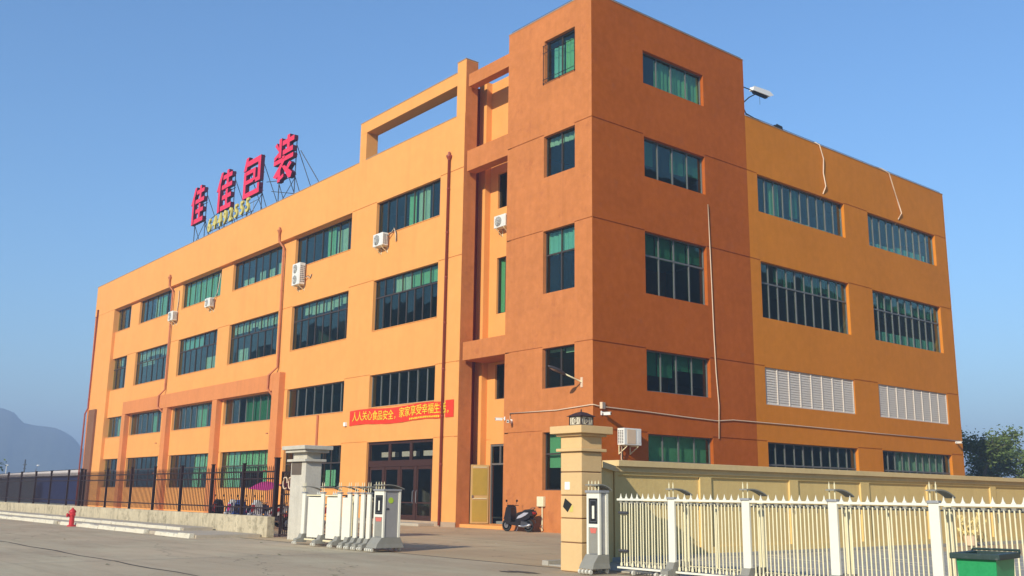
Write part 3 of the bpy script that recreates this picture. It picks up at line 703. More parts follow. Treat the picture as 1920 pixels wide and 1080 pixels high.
# ------------------------------------------------------------------ banner
bn = empty('banner', (0, 0, 0), 'long red banner with yellow characters hung above the entrance doors', 'banner')
yb = YR-.035
def bz(x): return 4.90+.04*math.sin((x+18.5)*1.1)
m = MB(); n = 30; x0, x1 = fx(-18.5, YR), fx(-9.98, YR); vs = []
for k in range(n+1):
    x = x0+(x1-x0)*k/n; d = .012*math.sin(k*1.3)+.008*math.sin(k*3.1)
    vs += [(x, yb+d, bz(x)), (x, yb+d, bz(x)+.78), (x, yb+d+.006, bz(x)), (x, yb+d+.006, bz(x)+.78)]
fs = []
for k in range(n):
    a = 4*k; b = a+4; fs += [(a, b, b+1, a+1), (a+2, a+3, b+3, b+2), (a, a+2, b+2, b), (a+1, b+1, b+3, a+3)]
m.add(vs, fs); m.build('banner_cloth', 'banner_red', bn)
MB().box(-9.66, XF-.32, yb, yb+.006, 4.93, 5.72).build('banner_cloth', 'banner_red', bn)
txt = '人人关心食品安全，家家享受幸福生活。'
tx0, tx1 = x0+.32, -9.05
for k, ch in enumerate(txt):
    x = tx0+(tx1-tx0)*(k+.5)/len(txt)
    glyph(ch, .52 if ch not in '，。' else .4, .002, .004, 'banner_yellow', 'banner_character', bn, (x, yb-.03, bz(x)+(.24 if k < 9 else .28)), .98)
m = MB(); x = -12.6
random.seed(3)
while x < -10.1:       # the small line is too small to read: plain dashes of its size
    m.box(x, x+.035, yb-.028, yb-.02, bz(x)+.04, bz(x)+.15); m.box(x+.05, x+.11, yb-.03, yb-.022, bz(x)+random.uniform(.04, .07), bz(x)+random.uniform(.11, .15)); x += .15
m.build('small_print', 'banner_yellow', bn)
MB().box(x0-.5, x0-.3, YR-.12, YR-.002, 4.92, 5.12).build('x', 'paper_white')
o = bpy.data.objects['x']; o.name = 'junction_box'; tag(o, 'small white box on the wall at the left end of the red banner', 'junction box')

# ------------------------------------------------------------------ air conditioners
def ac_unit(name, loc, rz, w_, h_, d_, fans, label, hose=None, side_grille=True, group='outdoor air conditioner units on the walls'):
    """local: front towards -Y, back at y = 0 against the wall, x across"""
    t = empty(name, loc, label, 'air conditioner', group, rz)
    g = .10; y0, y1 = -g-d_, -g
    MB().box(-w_/2, w_/2, y0, y1, 0, h_).build('casing', 'ac_white', t, bevel=.02)
    fr = min(w_*.34, h_/max(1, fans)*.40); cx = -w_*.12
    for f in range(fans):
        cz = h_*(f+.5)/fans; m = MB()
        m.lathe([(fr, -.004), (fr, .0)], (cx, y0-.004, cz), 20, 'y'); fan = m.build('fan_opening', 'dark_grey', t)
        m = MB()
        for k in range(3, 10): 
            rr = fr*k/9; m.tube([(cx+rr*math.cos(a*math.pi/8), y0-.02, cz+rr*math.sin(a*math.pi/8)) for a in range(17)], .006, 3, cap=False)
        for k in range(8):
            a = k*math.pi/4+.2; m.tube([(cx, y0-.024, cz), (cx+fr*math.cos(a), y0-.024, cz+fr*math.sin(a))], .006, 3)
        m.build('fan_guard', 'ac_white', t)
    if not fans: MB().box(-w_*.34, w_*.16, y0-.012, y0-.001, h_*.08, h_*.92).build('front_cover', 'pvc', t, bevel=.004)
    m = MB(); m.box(w_*.28, w_*.46, y0-.008, y0-.001, h_*.15, h_*.85); m.build('front_panel', 'white_panel', t)
    if side_grille:
        m = MB(); nn = 9
        for sx in (-1, 1):
            for k in range(nn):
                for q in range(3):
                    xs = sx*(w_/2+.002); yy = y0+d_*(.15+.28*q)
                    m.box(xs-.004*sx, xs+.004*sx, yy, yy+d_*.18, h_*(.1+.8*k/nn), h_*(.1+.8*k/nn)+h_*.05)
        m.build('side_grille', 'dark_grey', t)
    m = MB()
    for xx in (-w_*.32, w_*.32):
        m.box(xx-.02, xx+.02, y0+.03, -.002, -.05, -.002); m.box(xx-.02, xx+.02, -.03, -.002, -.35, -.05)
        m.prism([(xx-.012, y0+.06, -.05), (xx-.012, -.03, -.30), (xx-.012, -.03, -.34), (xx-.012, y0+.02, -.06)], (.024, 0, 0))
    m.build('bracket', 'gate_cream', t)
    if hose:
        MB().tube([Vector(p) for p in hose], .028, 6).build('hose', 'pvc', t, smooth=True)
        MB().tube([Vector(p)+Vector((.07, .0, .03)) for p in hose], .018, 6).build('hose', 'black', t, smooth=True)
    return t
ac_unit('air_conditioner', (fx(-15.72, YR), YR, 14.15), 0, .95, .68, .36, 1, 'white single-fan unit under the top window nearest the tower', [(.45, -.2, .45), (.75, -.1, .62), (.95, -.06, .85), (1.1, -.05, .5), (1.13, -.05, .1)])
ac_unit('air_conditioner', (fx(-24.85, YL), YL-.0, 13.62), 0, .95, 1.32, .38, 2, 'tall white double-fan unit below the fifth top-floor window', [(.45, -.2, .35), (.8, -.1, .45), (1.0, -.05, .3), (1.15, -.05, .5)])
ac_unit('air_conditioner', (fx(-38.15, YL), YL, 14.15), 0, .9, .62, .34, 1, 'white unit with a looping hose below the third top-floor window', [(.4, -.2, .4), (.8, -.08, .9), (1.05, -.06, 1.9), (1.1, -.03, 2.3)])
ac_unit('air_conditioner', (fx(-45.2, YL)+.2, YL-.0, 14.05), 0, .95, .7, .36, 1, 'farthest white unit beside the second downpipe on the top floor', [(.3, -.1, .7), (.35, -.05, 1.4), (.3, -.04, 2.3)])
ac_unit('air_conditioner', (-7.42, YB, 13.82), 0, .86, .60, .34, 1, 'white unit with dark round fan inside the shaded recess beside the tower')
ac_unit('air_conditioner', (0, 1.72, 3.42), math.pi/2, .98, .66, .38, 0, 'white unit on the brown side wall above the boundary wall', [(-.35, -.2, -.02), (-.3, -.12, -.5), (-.1, -.05, -.95), (-.05, -.05, -1.4)])

# ------------------------------------------------------------------ conduits, cameras, lamps
def pipe_thing(name, pts, r, mname, label, cat, smooth=True):
    return tag(MB().tube(pts, r, 7).build(name, mname, smooth=smooth), label, cat)
pipe_thing('conduit', [(-5.02, -.04, 4.62), (-5.04, -.04, 4.86), (-2.07, -.04, 4.83), (-.08, -.04, 4.93), (.04, .0, 4.93), (.04, .4, 4.88), (.04, 3.2, 4.83), (.04, 5.5, 4.76), (.04, 7.5, 4.72), (.04, 8.6, 4.82), (.04, 12.8, 4.83), (.04, 20, 4.81), (.04, 29.3, 4.8)], .024, 'pvc', 'long cream conduit running round the building corner above the ground-floor windows', 'conduit')
pipe_thing('conduit', [(.05, 7.28, 14.5), (.05, 7.33, 12.5), (.05, 7.38, 10.6), (.05, 7.42, 8.6), (.05, 7.5, 6.8), (.055, 7.62, 5.4), (.05, 7.56, 3.95)], .024, 'pvc', 'upright cream conduit beside the tower windows on the shaded side wall', 'conduit')
pipe_thing('hanging_pipe', [(-.35, 16.2, 19.75), (-.1, 16.4, 19.75), (.07, 16.5, 19.6), (.09, 16.8, 18.9), (.06, 16.75, 18.1), (.10, 16.85, 17.4), (.0, 16.7, 17.0), (-.2, 16.7, 16.7)], .034, 'pvc', 'pale bent pipe hanging over the parapet above the larger side window', 'pipe')
pipe_thing('hanging_pipe', [(-.3, 22.3, 19.8), (-.1, 22.8, 19.78), (.06, 23.35, 19.6), (.08, 23.7, 18.8), (.07, 24.15, 18.0), (.10, 24.35, 17.4), (.02, 24.15, 17.05), (-.2, 24.1, 16.75)], .038, 'pvc', 'pale bent pipe hanging over the parapet nearest the far corner', 'pipe')
def cctv(loc, rz, label, box=True):
    t = empty('security_camera', loc, label, 'camera', 'white security cameras on the building', rz)
    MB().box(-.05, .05, -.04, -.0, -.08, .08).tube([(0, -.03, 0), (0, -.2, .02), (0, -.24, -.03)], .018, 6).build('bracket', 'paper_white', t)
    MB().box(-.05, .05, -.42, -.12, -.09, .02).box(-.06, .06, -.45, -.10, .021, .035).build('camera_body', 'ac_white', t, bevel=.008)
    MB().lathe([(.035, -.012), (.035, 0)], (0, -.423, -.035), 10, 'y').build('lens', 'black', t)
    if box: MB().box(-.13, .13, -.12, -.001, .16, .42).build('mounting_box', 'pvc', t, bevel=.01)
    return t
cctv((0, .45, 4.63), math.pi/2+.3, 'white camera under a cream box just round the tower corner')
cctv((-5.42, 0, 4.66), -.5, 'leftmost white camera on the left edge of the brown tower', False)
cctv((-4.98, 0, 4.52), .5, 'white camera at the left end of the cream conduit on the tower', False)
cctv((0, 28.75, 4.72), math.pi/2-.2, 'white camera near the far end of the orange side wall', False)
# street-type lamp on the tower
t = empty('wall_lamp', (-.62, 0, 5.85), 'grey cobra-head lamp on an arm fixed to the sunlit tower face', 'lamp')
MB().box(-.06, .06, -.03, 0, -.2, .2).build('mounting_plate', 'pvc', t)
MB().tube([(0, -.03, .02), (0, -.35, .10), (0, -.9, .25)], .03, 8).build('arm', 'gate_cream', t, smooth=True)
m = MB(); prof = [(-.85, .22, .02, .03), (-1.0, .275, .07, .06), (-1.25, .355, .12, .075), (-1.5, .42, .115, .065), (-1.68, .465, .08, .045), (-1.8, .49, .02, .02)]
rings = []
for (y, z, wx, hz) in prof:
    rings.append([(wx*math.cos(a*math.pi/5), y, z+hz*math.sin(a*math.pi/5)) for a in range(10)])
vs = [p for r_ in rings for p in r_]; fs = [(i*10+k, i*10+(k+1) % 10, (i+1)*10+(k+1) % 10, (i+1)*10+k) for i in range(len(rings)-1) for k in range(10)]
m.add(vs, fs+[tuple(range(10)), tuple(range(50, 60))]); m.build('lamp_head', 'steel_dark', t, smooth=True)
m = MB(); m.add([(x*.75, y, z-.062+.01*abs(k-2)) for k, (y, z, x, h) in enumerate(prof[1:5]) for x in (-x, x)], [(0, 1, 3, 2), (2, 3, 5, 4), (4, 5, 7, 6)]); m.build('lamp_glass', 'lamp_glass', t)
# floodlight at the back of the tower
t = empty('floodlight', (-.1, YBK, 21.1), 'white floodlight on a strut at the back edge of the brown tower roof', 'floodlight')
t.location = (-.1, YBK+.0, 0)
MB().tube([(0, .0, 21.16), (0, .9, 21.18)], .025, 6).tube([(0, .02, 20.3), (0, .55, 20.75), (0, 1.05, 21.05)], .03, 6).tube([(0, 1.4, 21.05), (0, 1.4, 20.6)], .01, 4).build('strut', 'black', t)
MB().prism([(-.10, .75, 21.16), (-.10, .80, 21.36), (-.10, 2.05, 21.44), (-.10, 2.35, 21.32), (-.10, 2.1, 21.2)], (.24, 0, 0)).build('lamp_head', 'paper_white', t, bevel=.02)
MB().box(-.08, .08, .9, 1.95, 21.07, 21.16).build('lamp_glass', 'black', t)
tag(MB().tube([(-.15, YBK+.05, 20.2), (-.15, YBK+.3, 19.85), (-.15, YBK+1.2, 19.75), (-.15, YBK+2.2, 19.70)], .03, 6).build('roof_cable', 'black'), 'black cable sagging from the tower onto the orange parapet', 'cable')
tag(MB().prism([(-.28, 12.9, 19.66), (-.28, 13.6, 19.66), (-.28, 13.55, 19.9), (-.28, 13.1, 19.93)], (.16, 0, 0)).build('roof_speaker', 'black', bevel=.02), 'small black object lying on the orange parapet beside the tower', 'loudspeaker')
# meter box and card behind the scooter
t = empty('meter_box', (-2.95, 0, 1.2), 'cream box with a conduit low on the tower wall behind the scooter', 'meter box')
MB().box(-.2, .2, -.14, -.002, -.2, .2).build('box', 'gate_cream', t, bevel=.015)
MB().tube([(.05, -.05, -.2), (.05, -.05, -1.15)], .03, 6).build('conduit', 'gate_cream', t)

# ------------------------------------------------------------------ fence on its wall
fw_o = tag(MB().box(-46, -2.6, -12.15, -11.87, 0, .665).build('fence_wall', 'fence_concrete', bevel=.02), 'low stained concrete wall carrying the black iron fence', 'wall')
fe = empty('iron_fence', (-2.4, -11.9, .66), 'black iron picket fence on a low concrete wall before the factory', 'fence')
fe.location = (0, 0, 0)
xp = [-2.4, -4.9, -7.55, -10.5, -13.4, -16.15, -19.4, -23.3, -25.4, -28.5, -31.5, -34.55, -37.6, -40.6, -43.6]
pmh = MB().box(-.045, .045, -.045, .045, 0, 1.72).box(-.06, .06, -.06, .06, 1.72, 1.75).mesh('fence_post', 'fence_iron')
for i, x in enumerate(xp):
    o = link('fence_post', pmh, fe); o.location = (x, -12.0, .66); 
    if i == 0: o.scale = (1.5, 1.5, 1.08)
    if i == 7: o.scale = (1.6, 1.3, 1.02)
link('fence_post', pmh, fe).location = (-22.9, -11.95, .66)
pk = MB().box(-.011, .011, -.011, .011, 0, 1.48).add([(-.02, -.011, 1.48), (.02, -.011, 1.48), (.02, .011, 1.48), (-.02, .011, 1.48), (0, 0, 1.60)], [(0, 1, 4), (1, 2, 4), (2, 3, 4), (3, 0, 4), (0, 3, 2, 1)]).mesh('picket', 'fence_iron')
for i in range(len(xp)-1):
    a, b = xp[i+1], xp[i]; n = max(1, round((b-a)/.150))
    for k in range(1, n):
        o = link('picket', pk, fe); o.location = (a+(b-a)*k/n, -12.0, .72)
m = MB()
for z in (.90, 1.85, 2.08): m.box(-44, -2.4, -12.025, -11.975, z, z+.045)
m.build('rail', 'fence_iron', fe)
# side gate between the fence and the left pillar
sgt = empty('side_gate', (-2.2, -11.9, 0), 'narrow black iron wicket gate between the fence end and left pillar', 'gate')
m = MB(); m.box(0, .05, -.03, .03, .05, 2.1); m.box(.93, .98, -.03, .03, .05, 2.1)
for z in (.08, .75, 1.35, 2.05): m.box(.05, .93, -.025, .025, z, z+.05)
m.build('gate_frame', 'fence_iron', sgt)
bm_ = MB().box(-.012, .012, -.012, .012, .13, 2.05).mesh('gate_bar', 'fence_iron')
for k in range(7): link('gate_bar', bm_, sgt).location = (.12+k*.125, 0, 0)
m = MB()
for z0 in (1.45,):
    for k in range(2):
        cx = .3+.38*k; m.tube([(cx+.14*math.cos(a*.5), -.04, z0+.28+.22*math.sin(a*.5)*(1+.2*math.cos(a))) for a in range(12)], .022, 5)
m.build('scroll', 'pvc', sgt)

# ------------------------------------------------------------------ gate pillars
lp_ = empty('gate_pillar', (-.75, -11.8, 0), 'weathered grey concrete gate pillar with stepped cap beside the folded gate', 'pillar')
def pbox(x0, x1, y0, y1, z0, z1, name, mt, par, bevel=.01): return MB().box(x0, x1, y0, y1, z0, z1).build(name, mt, par, bevel=bevel)
pbox(-.49, .49, -.30, .25, 0, 2.38, 'shaft', 'pillar_concrete', lp_)
pbox(-.60, .60, -.40, .35, 2.381, 2.46, 'band', 'pillar_concrete', lp_); pbox(-.45, .45, -.26, .22, 2.461, 2.66, 'neck', 'pillar_concrete', lp_)
pbox(-.66, .66, -.44, .40, 2.661, 2.75, 'band', 'pillar_concrete', lp_); pbox(-.76, .76, -.52, .48, 2.751, 2.87, 'cap', 'pillar_concrete', lp_)
pbox(-.42, .22, -.312, -.302, 1.98, 2.37, 'bare_patch', 'bare_mortar', lp_, 0)
rp_ = empty('gate_pillar', (13.14, -13.1, 0), 'tan tiled gate pillar with a lantern on top beside the open gateway', 'pillar')
hw, hd = .30, .28; zt = [0, .55, 1.01, 1.45, 1.90, 2.30]
for a, b in zip(zt, zt[1:]): pbox(-hw, hw, -hd, hd, a+.012, b-.008, 'stone_block', 'pillar_tile', rp_, .012)
pbox(-hw+.02, hw-.02, -hd+.02, hd-.02, 0, 2.3, 'core', 'brown_blank', rp_, 0)
pbox(-hw-.07, hw+.07, -hd-.07, hd+.07, 2.30, 2.36, 'band', 'pillar_tile', rp_); pbox(-hw, hw, -hd, hd, 2.361, 2.60, 'stone_block', 'pillar_tile', rp_)
pbox(-hw-.07, hw+.07, -hd-.07, hd+.07, 2.601, 2.65, 'band', 'pillar_tile', rp_); pbox(-hw-.16, hw+.16, -hd-.16, hd+.16, 2.651, 2.80, 'cap', 'pillar_tile', rp_)
tag(MB().box(-.17, -.03, -hd-.012, -hd-.001, 1.56, 1.71).build('paper_notice', 'paper_white'), 'small white paper stuck on the tan gate pillar', 'paper').location = (13.14, -13.1, 0)
dm = MB().prism([(-.12, 0, -.03), (.01, 0, -.13), (.13, 0, .02), (-.06, 0, .13)], (0, .012, 0)).build('diamond_notice', 'black')
dm.location = (13.04, -13.1-hd-.014, 1.26); tag(dm, 'black diamond-shaped paper hanging on the tan gate pillar', 'paper')
tag(MB().prism([(.06, .0, -.13), (.16, 0, -.12), (.16, 0, .01), (.1, 0, -.03)], (0, .004, 0)).build('yellow_tag', 'sign_yellow', loc=(13.04, -13.1-hd-.006, 1.26)), 'small yellow tag showing behind the black diamond paper', 'tag')
# lantern
ln = empty('pillar_lantern', (13.14, -13.1, 2.80), 'square lantern with patterned cream panes on the tan pillar', 'lantern'); ln.scale = (.86, .86, .9)
a = .19
pbox(-.13, .13, -.13, .13, 0, .03, 'base', 'lantern_dark', ln, .004)
m = MB()
for sx in (-1, 1):
    for sy in (-1, 1): m.box(sx*a-.012, sx*a+.012, sy*a-.012, sy*a+.012, .03, .225)
for z in (.03, .212):
    m.box(-a, a, -a-.01, -a+.01, z, z+.014); m.box(-a, a, a-.01, a+.01, z, z+.014); m.box(-a-.01, -a+.01, -a, a, z, z+.014); m.box(a-.01, a+.01, -a, a, z, z+.014)
m.build('lantern_frame', 'lantern_dark', ln)
for k in range(4):
    p = MB().box(-a+.013, a-.013, -a+.002, -a+.008, .045, .212).build('lantern_pane', 'lantern_cream', ln); p.rotation_euler = (0, 0, k*math.pi/2)
    q = MB(); q.tube([(.06*math.cos(i*math.pi/6), -a-.002, .128+.065*math.sin(i*math.pi/6)) for i in range(13)], .008, 4); q.tube([(.02*math.sin(i*1.2), -a-.002, .075+.012*i) for i in range(10)], .007, 4)
    for sx in (-1, 1): q.tube([(sx*.14, -a-.002, .05), (sx*.11, -a-.002, .13), (sx*.14, -a-.002, .21)], .006, 4)
    q.build('ornament', 'lantern_dark', p)
MB().add([(-.25, -.25, .226), (.25, -.25, .226), (.25, .25, .226), (-.25, .25, .226), (-.09, -.09, .315), (.09, -.09, .315), (.09, .09, .315), (-.09, .09, .315), (0, 0, .34)],
  [(0, 3, 2, 1), (0, 1, 5, 4), (1, 2, 6, 5), (2, 3, 7, 6), (3, 0, 4, 7), (4, 5, 8), (5, 6, 8), (6, 7, 8), (7, 4, 8)]).build('lantern_roof', 'lantern_dark', ln)
MB().lathe([(.03, .33), (.012, .35), (.018, .37), (.0, .41)], n=8).build('finial', 'lantern_dark', ln)

# ------------------------------------------------------------------ boundary wall
WX = 11.4; bw = empty('boundary_wall', (WX, -12.5, 0), 'long olive-yellow boundary wall with framed panels behind the right gate', 'wall')
bw.location = (0, 0, 0)
m = MB(); pys = [(-10.3, -7.39), (-6.96, -3.65), (-3.26, -.14), (.32, 3.6), (4.0, 7.3)]; pys += [(8.41+i*3.75, 11.7+i*3.75) for i in range(9)]; pys[4] = (4.05, 8.0); pys[3] = (.32, 3.7)
wl = wall('wall_panel', 'y', WX, -10.4, 44, 0, 2.0, [], [], 'wall_olive', parent=bw)
me = MB(); me.box(WX-.25, WX-.055, -10.4, 44, 0, 2.0); me.build('wall_core', 'wall_olive', bw)
bpy.data.objects.remove(wl)
ys = [-10.4]+[v for p in pys for v in p]+[44]
m = MB()
for i in range(0, len(ys)-1, 2): m.box(WX-.054, WX, ys[i], ys[i+1], 0, 2.0)
for a, b in pys: m.box(WX-.054, WX-.001, a, b, 1.93, 2.0); m.box(WX-.054, WX-.001, a, b, 0, .25)
m.build('wall_frame', 'wall_olive', bw)
MB().box(WX-.33, WX+.05, -10.42, 44, 2.001, 2.12).build('coping', 'wall_coping', bw, bevel=.01)
MB().box(WX-.40, WX+.14, -10.40, 44, 2.121, 2.26).build('coping', 'wall_coping', bw, bevel=.01)
MB().prism([(WX-.2, -10.42, 0), (WX+.0, -10.45, 0), (13.35, -12.80, 0), (13.0, -12.80, 0)], (0, 0, 2.0)).build('wall_panel', 'wall_olive', bw)
MB().prism([(WX-.28, -10.42, 2.001), (WX+.10, -10.45, 2.001), (13.45, -12.81, 2.001), (12.9, -12.81, 2.001)], (0, 0, .12)).build('coping', 'wall_coping', bw)
structure('gutter_kerb', MB().box(WX+.002, WX+.2, -12.6, 44, -.02, .1), 'paver_grey')

# ------------------------------------------------------------------ retractable gates
def motor_head(gate, x0, y0, w_=.40, dp=.62, eb=.22):
    """front at y0 facing -Y"""
    h = 1.50; x1 = x0+w_
    e = .05
    body = MB().box(x0+.02, x1-.02, y0, y0+dp, .36, h).build('motor_head', 'gate_steel', gate, bevel=.01)
    m = MB(); m.box(x0, x0+.05, y0-.02, y0+.03, .36, h); m.box(x1-.05, x1, y0-.02, y0+.03, .36, h); m.box(x0+.05, x1-.05, y0-.018, y0-.002, h-.10, h); m.box(x0+.05, x1-.05, y0-.018, y0-.002, .86, .92)
    m.box(x1-.045, x1+.0, y0+dp-.04, y0+dp+.02, .36, h); m.build('frame', 'gate_white', body)
    MB().box(x0+.055, x1-.055, y0-.012, y0-.001, .93, h-.105).build('display', 'black', body)
    q = MB(); a0, a1, c0, c1 = x0+.085, x1-.085, .96, h-.14
    for (p, r_, s, t) in ((a0, a0+.008, c0, c1), (a1-.008, a1, c0, c1), (a0, a1, c0, c0+.008), (a0, a1, c1-.008, c1)): q.box(p, r_, y0-.016, y0-.0125, s, t)
    q.build('display_line', 'steel', body)
    MB().box((x0+x1)/2-.03, (x0+x1)/2+.03, y0-.018, y0-.0125, 1.02, h-.24).build('display_strip', 'gate_white', body)
    MB().box(x0+.055, x1-.055, y0-.01, y0-.001, .38, .855).build('lower_panel', 'gate_grey', body)
    MB().prism([(x0+.08, y0-.016, .845), (x1-.08, y0-.016, .845), (x1-.11, y0-.016, .75), (x0+.11, y0-.016, .75)], (0, .005, 0)).build('warning_label', 'label_red', body)
    # skirt
    m = MB()
    m.add([(x0-e*.3, y0-.22, .10), (x1+e*.3, y0-.22, .10), (x1+e*.3, y0+dp+eb, .10), (x0-e*.3, y0+dp+eb, .10), (x0, y0-.05, .36), (x1, y0-.05, .36), (x1, y0+dp+.04, .36), (x0, y0+dp+.04, .36),
           (x0, y0-.18, .20), (x1, y0-.18, .20), (x1, y0+dp+eb*.8, .20), (x0, y0+dp+eb*.8, .20)],
          [(0, 3, 2, 1), (4, 5, 6, 7), (0, 1, 9, 8), (8, 9, 5, 4), (1, 2, 10, 9), (9, 10, 6, 5), (2, 3, 11, 10), (10, 11, 7, 6), (3, 0, 8, 11), (11, 8, 4, 7)])
    m.build('skirt', 'gate_grey', body, bevel=.01)
    for k in range(4): wheel(body, x0+.05+k*.095, y0-.245)
    for k in range(2): wheel(body, x0+.08+k*.2, y0+dp+eb-.02)
    m = MB(); m.box(x0-.02, x1+.02, y0-.05, y0+dp+.03, h+.001, h+.05); m.build('head_cap', 'gate_steel', body, bevel=.008)
    for k in range(4):
        xx = x0+.04+k*(w_-.08)/3; MB().tube([(xx, y0, h+.05), (xx, y0, h+.20), (xx, y0, h+.24)], [.011, .011, .001], 5).build('spike', 'gate_cream', body)
    wing(body, (x0, x1), y0-.06, y0+dp+.12, h+.14)
    return body
wmesh = MB().lathe([(.045, -.02), (.05, -.012), (.05, .012), (.045, .02)], n=12, axis='x').mesh('wheel', 'wheel_white')
hmesh = MB().lathe([(.052, -.010), (.052, .010)], n=12, axis='x').mesh('tyre', 'rubber')
def wheel(par, x, y, z=.055):
    o = link('wheel', wmesh, par); o.location = (x, y, z); o.scale = (1, .9, .9); return o
def wing(par, xs, ya, yb_, z, name='curved_cover'):
    m = MB(); n = 8; vs = []
    for k in range(n+1):
        t = k/n; y = ya+(yb_-ya)*t; zz = z+.03*math.sin(t*2.2)-.12*t*t
        vs += [(xs[0], y, zz), (xs[1], y, zz), (xs[0], y, zz+.02), (xs[1], y, zz+.02)]
    fs = []
    for k in range(n):
        a = 4*k; b = a+4; fs += [(a, a+1, b+1, b), (a+2, b+2, b+3, a+3), (a, b, b+2, a+2), (a+1, a+3, b+3, b+1)]
    m.add(vs, fs+[(0, 2, 3, 1), (4*n, 4*n+1, 4*n+3, 4*n+2)]); return m.build(name, 'gate_grey', par)
def gate_post(gate, x0, w_, y0, dp=.45, h=1.42):
    p = MB().box(x0, x0+w_, y0, y0+.055, .16, h).build('gate_post', 'gate_white', gate, bevel=.008)
    MB().box(x0+.02, x0+w_-.02, y0+dp, y0+dp+.05, .16, h-.03).build('rear_post', 'gate_cream', p, bevel=.006)
    MB().box(x0-.01, x0+w_+.01, y0-.02, y0+.08, h+.001, h+.04).build('post_cap', 'gate_steel', p, bevel=.006)
    for xx in (x0+.03, x0+w_-.03): MB().tube([(xx, y0+.02, h+.04), (xx, y0+.02, h+.26), (xx, y0+.02, h+.31)], [.011, .011, .001], 5).build('spike', 'gate_cream', p)
    wing(p, (x0, x0+w_), y0-.04, y0+dp+.12, h+.17)
    # foot
    m = MB(); m.prism([(x0-.01, y0-.20, .08), (x0-.01, y0+.1, .08), (x0-.01, y0+.1, .30), (x0-.01, y0-.02, .30), (x0-.01, y0-.07, .19), (x0-.01, y0-.20, .15)], (w_+.02, 0, 0))
    m.build('foot', 'gate_grey', p, bevel=.008); m = MB()
    m.prism([(x0-.01, y0+dp-.05, .08), (x0-.01, y0+dp+.22, .08), (x0-.01, y0+dp+.22, .14), (x0-.01, y0+dp+.07, .2), (x0-.01, y0+dp+.05, .30), (x0-.01, y0+dp-.05, .30)], (w_+.02, 0, 0))
    m.build('foot', 'gate_grey', p, bevel=.008)
    wheel(p, x0+.03, y0-.225); wheel(p, x0+w_-.03, y0-.225); wheel(p, x0+w_/2, y0+dp+.23)
    return p
GY = -13.18
g1 = empty('retractable_gate', (3.5, GY, 0), 'folded white retractable gate with motor head beside the grey pillar', 'gate'); g1.location = (0, 0, 0)
px_ = [1.67, 2.75, 3.67, 4.20, 4.54, 4.88, 5.19]
for x in px_: gate_post(g1, x, .17, GY)
for a, b in ((1.90, 2.74), (2.97, 3.66)):
    MB().box(a+.08, b, GY+.03, GY+.05, .22, 1.32).build('white_board', 'gate_white', g1, bevel=.004)
    MB().box(a, b, GY+.015, GY+.055, 1.35, 1.385).box(a, b, GY+.0, GY+.055, .14, .18).build('rail', 'gate_cream', g1)
MB().box(3.90, 4.18, GY+.03, GY+.05, .22, 1.32).build('white_board', 'gate_white', g1, bevel=.004)
m = MB()
for a, b in ((1.86, 2.74), (2.93, 3.66), (3.85, 4.19), (4.38, 4.53), (4.72, 4.87), (5.06, 5.18), (5.37, 5.58)):
    n = max(2, int((b-a)/.09))
    for k in range(n):
        x = a+(b-a)*(k+.5)/n; m.box(x-.012, x+.012, GY+.1, GY+.40, 1.36, 1.39); m.box(x-.028, x+.028, GY+.12, GY+.15, .2, 1.36)
    m.box(a, b, GY+.10, GY+.13, 1.30, 1.335); m.box(a, b, GY+.38, GY+.41, .25, .3)
tag(m.build('scissor_links', 'dark_grey', g1), kind='stuff')
sp = MB().add([(-.02, -.02, 0), (.02, -.02, 0), (.02, .02, 0), (-.02, .02, 0), (0, 0, .1)], [(0, 1, 4), (1, 2, 4), (2, 3, 4), (3, 0, 4), (0, 3, 2, 1)]).mesh('spike', 'gate_white')
for a, b in ((2.2, 2.7), (3.1, 3.6)):
    for k in range(5):
        o = link('spike', sp, g1); o.location = (a+(b-a)*k/5, GY+.2, 1.39)
mh = motor_head(g1, 5.58, GY, .46, .47, .15)
MB().lathe([(.075, -.003), (.075, .003)], (6.025, GY+.20, 1.27), 16, 'x').build('round_sticker', 'sticker_green', mh)
MB().box(6.02, 6.026, GY+.17, GY+.23, 1.23, 1.31).build('lock', 'gate_white', mh)
MB().prism([(6.021, GY+.07, 1.03), (6.021, GY+.17, 1.03), (6.021, GY+.15, 1.08), (6.021, GY+.09, 1.09)], (.005, 0, 0)).build('badge', 'dark_grey', mh)
# extended gate at right
g2 = empty('retractable_gate', (17, -13, 0), 'extended white picket retractable gate running from tan pillar to the bin', 'gate'); g2.location = (0, 0, 0)
motor_head(g2, 13.58, -13.36, .35, .2, .06)
gp2 = [15.32, 16.97, 18.63, 20.27, 21.95, 23.6]
YG = -13.02
for x in gp2: gate_post(g2, x, .155, YG, .40, 1.40)
barm = MB().tube([(0, 0, .17), (0, 0, 1.33)], .0115, 6).lathe([(.02, .16), (.024, .19), (.015, .23)], n=6).mesh('gate_bar', 'gate_bar_cream')
barm2 = MB().tube([(0, 0, .17), (0, 0, 1.33)], .0115, 6).mesh('gate_bar', 'gate_bar_cream')
spk = MB().add([(-.034, -.01, 0), (.034, -.01, 0), (.034, .01, 0), (-.034, .01, 0), (-.015, -.008, .03), (.015, -.008, .03), (.015, .008, .03), (-.015, .008, .03), (0, 0, .10)],
   [(0, 1, 5, 4), (1, 2, 6, 5), (2, 3, 7, 6), (3, 0, 4, 7), (4, 5, 8), (5, 6, 8), (6, 7, 8), (7, 4, 8), (0, 3, 2, 1)]).mesh('spike', 'gate_white')
prev = 14.05
